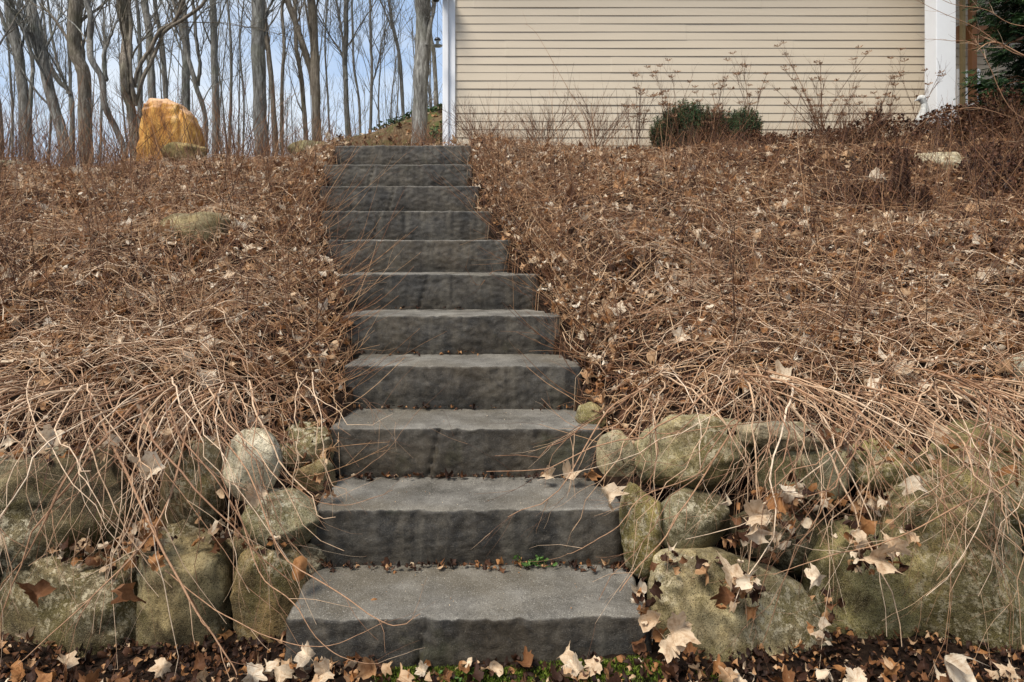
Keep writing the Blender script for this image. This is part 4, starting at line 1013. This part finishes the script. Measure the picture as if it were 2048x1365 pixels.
umbel_plant(1760, 285, 8.0, 130, 150, 'dried stalks between tallest umbel plant and porch column', 7)
umbel_plant(1830, 280, 7.9, 70, 165, 'rusty umbel stalk leaning beside the porch column', 3)
umbel_plant(1090, 300, 7.2, 150, 95, 'low fine bare plant in front of the siding right of the steps', 12, False)
umbel_plant(1190, 300, 7.2, 150, 110, 'fine bare plant in front of the siding under the beige wall', 12, False)
umbel_plant(960, 300, 6.9, 120, 90, 'fine bare plant at the foot of the house corner', 9, False)
umbel_plant(1400, 300, 7.2, 180, 40, 'fine bare growth below the yew', 7, False)
umbel_plant(1680, 300, 7.0, 220, 90, 'fine bare growth below the tallest umbel plant', 12, False)
stem_path('tall_stem', [(1185, 300, 6.6), (1170, 240, 6.6), (1120, 150, 6.6), (1075, 70, 6.6), (1052, 48, 6.6)], .0032, 'single tall thin stem arching up in front of the siding', 3)

def spike(px, py0, py1, Y, w, label, n=3):
    h_ = ghit(px, py1); Y = float(h_[1]) if Y < 7 else Y; c = P(px, py1, Y); c[2] = G(c[0], Y); root = empty('seed_spike', c, label, 'plant'); a = Acc(); s = Y/F
    for k in range(n):
        b = c+np.array([rs.normal()*.5*w*s, rs.normal()*.02, 0]); hh = (py1-py0)*s*rs.uniform(.72, 1.) if k else (py1-py0)*s
        tip = b+np.array([rs.normal()*.08*hh, 0, hh]); t = np.linspace(0, 1, 8)[:, None]; ax = b*(1-t)+tip*t
        a.tubes(ax[None], taper(1, 8, [.003], .5), [.2], 5)
        m = 260; f = .25+.75*rs.rand(m); base = b*(1-f[:, None])+tip*f[:, None]; ang = rs.rand(m)*6.283
        rad = w*.5*s*(1-f)**.5*rs.uniform(.4, 1., m)*.9+.003; q = base+np.stack([np.cos(ang)*rad, np.sin(ang)*rad, rad*.9], -1)
        tt = np.linspace(0, 1, 4)[None, :, None]; a.tubes(base[:, None]*(1-tt)+q[:, None]*tt, np.tile([.001, .0018, .0024, .0012], (m, 1)), rs.rand(m), 3)
    a.build('seed_head', M['seed'], root)
spike(1755, 196, 275, 7.3, 20, 'dark brown plume spikes left of the bird statue', 3)
spike(1815, 300, 430, 5.5, 34, 'tall dark seed spikes in front of the flat pale stone', 4)
spike(1852, 365, 450, 5.3, 28, 'shorter dark seed spikes below the flat pale stone', 3)
spike(2040, 520, 600, 4.4, 18, 'dark seed spike at the right edge of the bank', 2)

# arborvitae at the right
def conifer(px0, px1, Y, ztop, label):
    cx = P((px0+px1)/2, 0, Y)[0]; zb_ = float(G(cx, Y)); root = empty('evergreen_tree', (cx, Y, zb_), label, 'tree')
    rx = (px1-px0)/2/F*Y
    a = Acc(); a.tubes(np.array([[(cx, Y, zb_-.1), (cx+.02, Y, zb_+1.5), (cx, Y, ztop*.95)]]), np.array([[.09, .06, .01]]), [.3], 8); a.build('trunk', M['bark2'], root)
    br = Acc(); nb = 420
    z = zb_+.1+(ztop-zb_)*rs.rand(nb)**1.1; th = rs.rand(nb)*6.283; rad = rx*(1-((z-zb_)/(ztop-zb_))**2*.75)*rs.uniform(.75, 1.08, nb)
    e = np.stack([cx+np.cos(th)*rad, Y+np.sin(th)*rad*.9, z+.02], -1); s0 = np.stack([cx+0*th, Y+0*th, z-.22], -1)
    t = np.linspace(0, 1, 7)[None, :, None]; L = s0[:, None]*(1-t)+e[:, None]*t; L[..., 2] += .12*np.sin(math.pi*t[..., 0]**1.4)-.10*t[..., 0]**3
    br.tubes(L, taper(nb, 7, np.full(nb, .006), .3), rs.rand(nb)*.5, 4); br.build('branches', M['twig'], root)
    # flat drooping sprays: each a fan of thin blades
    m = 8000; i = rs.randint(0, nb, m); f = rs.uniform(.35, 1.08, m)[:, None]; base = s0[i]*(1-f)+e[i]*f; base[:, 2] += rs.normal(size=m)*.06
    out = (e[i]-s0[i]); out[:, 2] *= .3; out /= np.linalg.norm(out, axis=1, keepdims=True); out[:, 2] -= rs.uniform(.1, .7, m); out += rs.normal(size=(m, 3))*.25; out /= np.linalg.norm(out, axis=1, keepdims=True)
    side = np.cross(out, rs.normal(size=(m, 3))*.5+np.array([0, 0, 1.])); side /= np.linalg.norm(side, axis=1, keepdims=True)
    nbld = 13; V = []; fol = Acc(); ln = rs.uniform(.10, .22, m)
    for k in range(nbld):
        u = k/(nbld-1); s_ = -1 if k % 2 else 1
        st0 = base+out*(ln*u*.8)[:, None]; d = out*.75+side*s_*.75*(1-.3*u); d[:, 2] -= .12; d /= np.linalg.norm(d, axis=1, keepdims=True)
        l_ = (ln*.42*(1-.6*u))[:, None]*rs.uniform(.7, 1.2, (m, 1)); w = np.cross(d, np.cross(d, out)+rs.normal(size=(m, 3))*.3); w /= np.linalg.norm(w, axis=1, keepdims=True); w *= .0055
        q = np.stack([st0-w*.6, st0+w*.6, st0+d*l_*.6+w*1.2, st0+d*l_, st0+d*l_*.6-w*1.2], 1)
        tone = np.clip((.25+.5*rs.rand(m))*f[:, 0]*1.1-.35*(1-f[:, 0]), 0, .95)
        fol.add(q.reshape(-1, 3), (np.arange(m*5).reshape(-1, 5)), rnd=np.repeat(tone, 5), vein=0.)
    fol.build('foliage', M['fir'], root, smooth=False)
conifer(1978, 2236, 7.2, 6.4, 'dense dark green evergreen beside the porch column')
# bare branches in front of the evergreen and column
stem_path('bare_branch', [(2160, 165, 6.4), (2048, 112, 6.4), (1990, 85, 6.4), (1960, 92, 6.4), (1950, 75, 6.4)], .010, 'pale thick branch reaching in across the evergreen', 14, 'branch')
stem_path('bare_branch', [(2160, 120, 6.5), (2040, 110, 6.5), (1960, 60, 6.5), (1890, 30, 6.5), (1830, 0, 6.5)], .005, 'thin dark branch slanting up across the porch column', 14, 'branch')
stem_path('bare_branch', [(2150, 260, 6.5), (2030, 225, 6.5), (1960, 95, 6.5), (1900, 80, 6.5), (1852, 78, 6.5)], .005, 'thin branch crossing the porch column below the slanting one', 14, 'branch')
stem_path('bare_branch', [(2150, 60, 6.5), (2030, 50, 6.5), (1970, 20, 6.5), (1900, 8, 6.5), (1850, -20, 6.5)], .005, 'thin twiggy branch near the top right corner', 16, 'branch')
stem_path('bare_branch', [(2060, 250, 6.6), (1990, 225, 6.6), (1940, 215, 6.6), (1860, 235, 6.6), (1790, 300, 6.6)], .004, 'pale stem bowing low beneath the evergreen', 8, 'branch')

# ------------------------------------------------------------------ notable fallen leaves
COL = {'cream': .93, 'tan': .82, 'brown': .42, 'rust': .50, 'dark': .25, 'gold': .62}
def big_leaf(px, py, wpx, colr, label, Y=None, face=.6, kind='maple'):
    far = Y is None
    if Y is None:
        h = ghit(px, py); p = h+np.array([0, -.03, .075])
    else: p = P(px, py, Y)
    tp = TPL[kind][rs.randint(len(TPL[kind]))]; V, tri, quad, vein = tp
    sc = wpx/F*p[1]/2*.95
    yaw = rs.rand()*6.283; tl = face+rs.normal()*.15; az = rs.normal()*.4
    Rz = np.array([[math.cos(yaw), -math.sin(yaw), 0], [math.sin(yaw), math.cos(yaw), 0], [0, 0, 1]])
    Rx = np.array([[1, 0, 0], [0, math.cos(tl), -math.sin(tl)], [0, math.sin(tl), math.cos(tl)]])
    Ra = np.array([[math.cos(az), -math.sin(az), 0], [math.sin(az), math.cos(az), 0], [0, 0, 1]])
    W = (V*np.array([1, 1, 1.6 if not far else .8])@Rz.T@Rx.T@Ra.T)*sc+p
    o = npmesh('fallen_leaf', W, [tri, quad], M['leaf'], None, {'rnd': np.full(len(V), COL[colr]+rs.normal()*.015), 'vein': vein}, True, p)
    tag(o, label, 'leaf')
BL = big_leaf
BL(105, 872, 58, 'cream', 'cream curled leaf on the twigs at the far left above the dark boulder', 2.42, .9)
BL(216, 876, 38, 'cream', 'small white leaf right of the cream curled leaf', 2.42, .9)
BL(310, 935, 74, 'cream', 'ragged cream leaf hanging beside the upright brownish boulder', 2.25, 1.2)
BL(300, 832, 50, 'tan', 'tan leaf lying on the brow stems above the ragged cream leaf', 2.5, .8)
BL(425, 784, 60, 'cream', 'white folded leaf on the left bank above the whitish egg boulder', None, .8)
BL(427, 728, 54, 'cream', 'pale leaf lying one hand above the white folded leaf', None, .7)
BL(515, 990, 60, 'tan', 'tan pink leaf on top of the grooved boulder', 2.28, .9)
BL(598, 1135, 62, 'rust', 'rust brown leaf wedged left of the small round dark stone', 2.28, 1.0, 'oval')
BL(300, 1075, 44, 'rust', 'rust leaf in the gap above the tall greenish boulder', 2.3, 1.)
BL(265, 1180, 60, 'brown', 'dark star shaped leaf on the largest dark boulder', 2.18, 1.2)
BL(310, 1125, 46, 'rust', 'russet pointed leaf beside the pale hump', 2.2, 1.1)
BL(75, 1190, 60, 'brown', 'ochre brown leaf low at the left over the largest boulder', 2.2, 1.)
BL(615, 1310, 52, 'cream', 'pale upturned leaf against the left end of the lowest riser', 2.08, 1.1)
BL(745, 1340, 54, 'gold', 'orange maple leaf standing in front of the lowest riser', 2.06, 1.2)
BL(845, 1342, 34, 'cream', 'small cream leaf on the moss before the lowest step', 2.08, 1.)
BL(995, 1335, 42, 'tan', 'beige curled leaf leaning on the middle of the lowest riser', 2.08, 1.3, 'oval')
BL(1150, 1338, 52, 'cream', 'cream leaf on the moss below the right half of the lowest riser', 2.07, .8)
BL(560, 1345, 60, 'tan', 'tan leaf in the pile left of the lowest step', 2.05, .9)
BL(505, 1350, 56, 'cream', 'cream crumpled leaf at the left end of the leaf pile', 2.05, 1.)
BL(650, 1345, 56, 'tan', 'beige broken leaf in the pile by the lowest step', 2.04, .9)
BL(1215, 985, 66, 'tan', 'grey-pink leaf hanging between the second step and narrow olive boulder', 2.42, 1.3)
BL(1140, 950, 50, 'tan', 'curled tan leaf at the back of the second tread', 2.78, .9)
BL(1098, 952, 34, 'tan', 'small light leaf on the second tread left of the curled tan leaf', 2.8, .9)
BL(1180, 948, 34, 'rust', 'rust leaf standing at the right end of the second tread', 2.78, 1.3)
BL(1278, 1180, 44, 'cream', 'bright cream leaf standing at the right end of the lowest tread', 2.28, 1.3)
BL(1268, 1202, 26, 'cream', 'tiny white leaf beside the right end of the lowest tread', 2.26, .9)
BL(1310, 1240, 66, 'tan', 'long tan leaf sliding down beside the lowest step', 2.15, 1.3, 'oval')
BL(1355, 1260, 80, 'tan', 'big ragged beige leaf in the pile right of the lowest step', 2.1, 1.)
BL(1340, 1290, 70, 'tan', 'crumpled tan leaf under the big ragged one', 2.08, 1.)
BL(1500, 1165, 46, 'cream', 'cream leaf on the lichened sloping boulder', 2.12, 1.)
BL(1465, 1150, 56, 'tan', 'tan lobed leaf left of the cream one on the lichened boulder', 2.15, 1.1)
BL(1455, 1190, 60, 'brown', 'brown leaf below the tan lobed leaf', 2.14, 1.2)
BL(1635, 1155, 50, 'cream', 'cream pink leaf among stems left of the huge boulder', 2.1, 1.3)
BL(1840, 965, 60, 'cream', 'cream folded leaf on top of the huge boulder', 2.3, 1.1)
BL(1898, 1310, 92, 'cream', 'large pale star leaf low on the huge boulder', 2.1, 1.3)
BL(1575, 985, 50, 'cream', 'white leaf caught in stems over the rounded pale boulder', 2.2, 1.1)
BL(1560, 1000, 60, 'rust', 'orange brown leaf caught beside the white one', 2.22, 1.1)
BL(1510, 1030, 66, 'tan', 'tan hanging leaf left of the orange brown one', 2.2, 1.3)
BL(1500, 1065, 60, 'tan', 'long tan leaf dangling under the hanging stems', 2.18, 1.4)
BL(1760, 1120, 70, 'tan', 'tan crumpled leaf cluster on the tall olive boulder', 2.12, 1.2)
BL(1785, 1095, 60, 'tan', 'beige leaf above the crumpled cluster', 2.14, 1.2)
BL(1725, 1080, 54, 'tan', 'narrow leaf left of the beige one', 2.15, 1.3)
BL(1740, 1045, 60, 'rust', 'rust leaf in the gap above the tall olive boulder', 2.2, 1.)
BL(1560, 795, 56, 'cream', 'white leaf on the right bank above the thin flat stone', None, .8)
BL(1795, 785, 56, 'cream', 'white arched leaf on the right bank above the low olive boulder', None, .9)
BL(1845, 800, 40, 'cream', 'cream leaf right of the white arched leaf', None, .9)
BL(1880, 865, 70, 'tan', 'pinkish tan leaf on the brow of the right wall', 2.5, .7)
BL(2030, 940, 54, 'rust', 'rusty leaf on the broad yellow-green boulder', 2.3, .9)
BL(1905, 830, 56, 'tan', 'pinkish leaf behind the one on the brow', None, .8)
BL(1745, 385, 50, 'cream', 'cream leaf high on the right bank left of the seed spikes', None, .8)
BL(1935, 440, 44, 'gold', 'golden leaf below the flat pale stone', None, .9)
BL(1600, 475, 40, 'cream', 'white leaf in the middle of the upper right bank', None, .9)
BL(1232, 655, 44, 'cream', 'pale leaf on the right bank beside the fifth step', None, .9)
BL(1360, 705, 44, 'cream', 'cream leaf on the lower right bank beside the starburst stems', None, .9)
BL(1125, 535, 40, 'gold', 'golden brown leaf beside the sixth step', None, .9)
BL(1085, 330, 36, 'cream', 'small cream leaf at the right crest beside the tenth step', None, .9)
BL(165, 368, 40, 'cream', 'large cream leaf at the left crest', None, .7)
BL(232, 352, 26, 'gold', 'yellow leaf at the left crest', None, .9)
BL(500, 565, 36, 'gold', 'golden leaf in the middle of the left bank', None, .9)
BL(340, 455, 34, 'gold', 'gold leaf beside the pale olive bank boulder', None, .9)
BL(75, 580, 40, 'cream', 'white leaf on the far left of the bank', None, .7)
BL(500, 525, 34, 'cream', 'cream leaf right below the pale olive bank boulder', None, .9)
BL(240, 720, 30, 'cream', 'small white leaf in the lower left bank', None, .9)
BL(295, 680, 26, 'cream', 'tiny white leaf above the lower left bank leaf', None, .9)
BL(750, 1198, 16, 'rust', 'tiny brown leaf curled on the lowest tread', None, .4, 'oval') if False else None
o_ = P(748, 1197, 2.27); BL(748, 1197, 16, 'rust', 'tiny brown leaf curled on the lowest tread', 2.28, .5, 'oval')
# extra foot-of-wall leaf pile
acc = Acc()
for k, (x0_, x1_, y0_, y1_, m_) in enumerate([(-1.55, -.45, 1.95, 2.16, 90), (.45, 1.6, 1.95, 2.16, 100), (-.4, .5, 1.98, 2.12, 20)]):
    for tp in TPL['maple'][:5]:
        n = m_//5; x = rs.uniform(x0_, x1_, n); y = rs.uniform(y0_, y1_, n)
        pos = np.stack([x, y, G(x, y)+rs.uniform(.01, .05, n)], -1); scatter(acc, tp, pos, rs.uniform(.016, .040, n), rs.choice([.2, .3, .42, .5, .7, .8, .9], n), .6)
# leaves caught in the gaps of the walls
for (gx, gy, gY, wx, wy, m_) in ((1540,1050,2.40,75,50,70),(1750,1100,2.27,55,50,50),(1480,1180,2.28,45,45,34),(1600,1000,2.45,60,30,40),(1730,1010,2.45,60,25,40),(290,1070,2.38,45,30,40),(180,1110,2.40,80,30,50),(620,1000,2.60,40,60,30),(440,1050,2.45,40,40,26),(1290,1230,2.2,22,60,30),(1900,900,2.50,120,30,40),(120,900,2.55,120,26,50),(330,880,2.55,90,22,36),(1700,870,2.55,130,20,44),(1380,1130,2.36,60,22,30),(1640,1240,2.25,24,60,20),(540,1090,2.42,40,22,20)):
    for tp in TPL['maple'][1:4]+TPL['oval'][:2]+TPL['bit'][:1]:
        n = max(2, m_//6); q = np.array([P(gx+rs.normal()*wx*.6, gy+rs.normal()*wy*.6, gY+rs.normal()*.03) for _ in range(n)])
        scatter(acc, tp, q, rs.uniform(.014, .034, n), rs.choice([.15, .25, .4, .5, .6, .74, .9], n), 1.0)
# debris along the backs of the treads
for k in range(1, 6):
    xl_, xr_ = SX[k]; n = [60, 46, 22, 10, 6][k-1]
    for tp in TPL['bit'][:3]+TPL['oval'][:1]:
        u = rs.rand(n)**1.0; u = np.where(rs.rand(n) < .8, np.where(rs.rand(n) < .5, u**2.5, 1-u**2.5), u); x = xl_-.02+(xr_-xl_+.04)*u; y = SY(k+1)-.012-np.abs(rs.normal(size=n))*.022
        pos = np.stack([x, y, np.full(n, RISE*k+.009)+rs.rand(n)*.008], -1); scatter(acc, tp, pos, rs.uniform(.004, .016, n)*rs.choice([.6, 1, 1.5], n), rs.beta(1.0, 2.8, n)*.9, .3)
n = 130; x = rs.uniform(-.75, .4, n); k = rs.randint(1, 4, n); y = SY(1)+(k-1)*TREAD+rs.uniform(.03, .33, n)
scatter(acc, TPL['bit'][0], np.stack([x, y, RISE*k+.006], -1), rs.uniform(.0015, .004, n), rs.rand(n), .2)
tag(acc.build('step_leaf_debris', M['leaf'], origin=(0, 0, 0)), 'small broken leaves gathered at the backs of the treads and step foot', 'leaf litter', kind='stuff')

# moss and weeds
acc = Acc()
for (cx_, cy_, rx_, ry_, n) in ((-.26, 2.10, .16, .06, 2600), (-.12, 2.07, .22, .05, 2200), (.16, 2.10, .20, .06, 2600), (.36, 2.09, .12, .06, 1500), (.05, 2.03, .4, .05, 1800), (.62, 2.12, .08, .05, 500)):
    th = rs.rand(n)*6.283; rr = np.sqrt(rs.rand(n)); x = cx_+np.cos(th)*rr*rx_; y = cy_+np.sin(th)*rr*ry_
    z = G(x, y)+.012*(1-rr**2); d = rs.normal(size=(n, 3))*.5; d[:, 2] = 1; d /= np.linalg.norm(d, axis=1, keepdims=True); w = rs.normal(size=(n, 3))*.0016; b = np.stack([x, y, z], -1)
    V = np.stack([b-w, b+w, b+d*rs.uniform(.004, .011, (n, 1))], 1).reshape(-1, 3); acc.add(V, np.arange(n*3).reshape(-1, 3), rnd=np.repeat(rs.rand(n), 3), vein=0.)
tag(acc.build('moss', M['moss'], origin=(0, 0, 0)), 'bright green moss on soil before the lowest step', 'moss', kind='stuff')
def weed(px, py, Y, z, label, n=9, s=.016):
    c = P(px, py, Y); c[2] = z; root = empty('green_weed', c, label, 'weed'); a = Acc(); b = Acc()
    e = c+np.stack([rs.normal(size=n)*.035, rs.normal(size=n)*.012, rs.uniform(.006, .028, n)], -1); t = np.linspace(0, 1, 4)[None, :, None]
    b.tubes(c[None, None]*(1-t)+e[:, None]*t, np.full((n, 4), .0007), np.full(n, .5), 4); scatter(a, TPL['oval'][0], e, rs.uniform(.5, 1., n)*s, rs.rand(n), .5)
    a.build('leaves', M['weed'], root); b.build('stems', M['weed'], root)
weed(1050, 1133, SY(2)-.03, RISE+.005, 'small green weed rooted at the back of the lowest tread')
weed(1088, 1133, SY(2)-.03, RISE+.005, 'bright leafy weed right of its smaller neighbour on the lowest tread', 7, .02)
weed(925, 1350, 2.09, .05, 'tuft of green seedlings in the moss under the lowest riser', 12, .012)
weed(965, 1352, 2.08, .05, 'second tuft of seedlings just right in the moss', 10, .012)

# ------------------------------------------------------------------ light, sky, camera
w = bpy.data.worlds.new('World'); scene.world = w; w.use_nodes = True; nt = w.node_tree; N = nt.nodes
sky = N.new('ShaderNodeTexSky'); sky.sky_type = 'NISHITA'; sky.sun_disc = False
EL, AZ = R(56), R(-140)   # sun behind-left of the camera (compass from +Y, clockwise)
sky.sun_elevation = EL; sky.sun_rotation = AZ % (2*math.pi); sky.air_density = 1.2; sky.dust_density = 2.2; sky.ozone_density = 2.0
tc = N.new('ShaderNodeTexCoord'); nzn = N.new('ShaderNodeTexNoise'); nzn.inputs['Scale'].default_value = 3.2; nzn.inputs['Detail'].default_value = 7; nzn.inputs['Roughness'].default_value = .55
mp = N.new('ShaderNodeMapping'); mp.inputs['Scale'].default_value = (1, 1, 2.2); mp.inputs['Location'].default_value = (.35, .1, .2)
nt.links.new(tc.outputs['Generated'], mp.inputs[0]); nt.links.new(mp.outputs[0], nzn.inputs['Vector'])
rp = N.new('ShaderNodeValToRGB'); rp.color_ramp.elements[0].position = .40; rp.color_ramp.elements[1].position = .60
rp.color_ramp.elements[0].color = (3.5, 4.7, 6.7, 1); rp.color_ramp.elements[1].color = (6.6, 7.0, 7.5, 1)
nt.links.new(nzn.outputs['Fac'], rp.inputs[0])
mx = N.new('ShaderNodeMix'); mx.data_type = 'RGBA'; mx.inputs[0].default_value = .72; nt.links.new(sky.outputs[0], mx.inputs[6]); nt.links.new(rp.outputs[0], mx.inputs[7])
bg = N['Background']; nt.links.new(mx.outputs[2], bg.inputs[0]); bg.inputs[1].default_value = .15
sl = bpy.data.lights.new('sun', 'SUN'); sl.energy = 5.0; sl.angle = R(20); sl.color = (1, .94, .85)
so = bpy.data.objects.new('sun', sl); link(so)
d = Vector((math.sin(AZ)*math.cos(EL), math.cos(AZ)*math.cos(EL), math.sin(EL)))
so.rotation_euler = d.to_track_quat('Z', 'Y').to_euler()
cam = bpy.data.cameras.new('camera'); co = bpy.data.objects.new('camera', cam); link(co)
co.location = (0, 0, EYE); co.rotation_euler = (R(90), 0, 0)
cam.sensor_width = 36; cam.lens = F/2048*36; cam.shift_y = -(682.5-HOR)/2048; cam.clip_start = .05; cam.clip_end = 2000
scene.camera = co
scene.view_settings.view_transform = 'Standard'; scene.view_settings.look = 'None'; scene.view_settings.exposure = 0
scene.cycles.max_bounces = 6; scene.cycles.use_denoising = True; scene.render.film_transparent = False
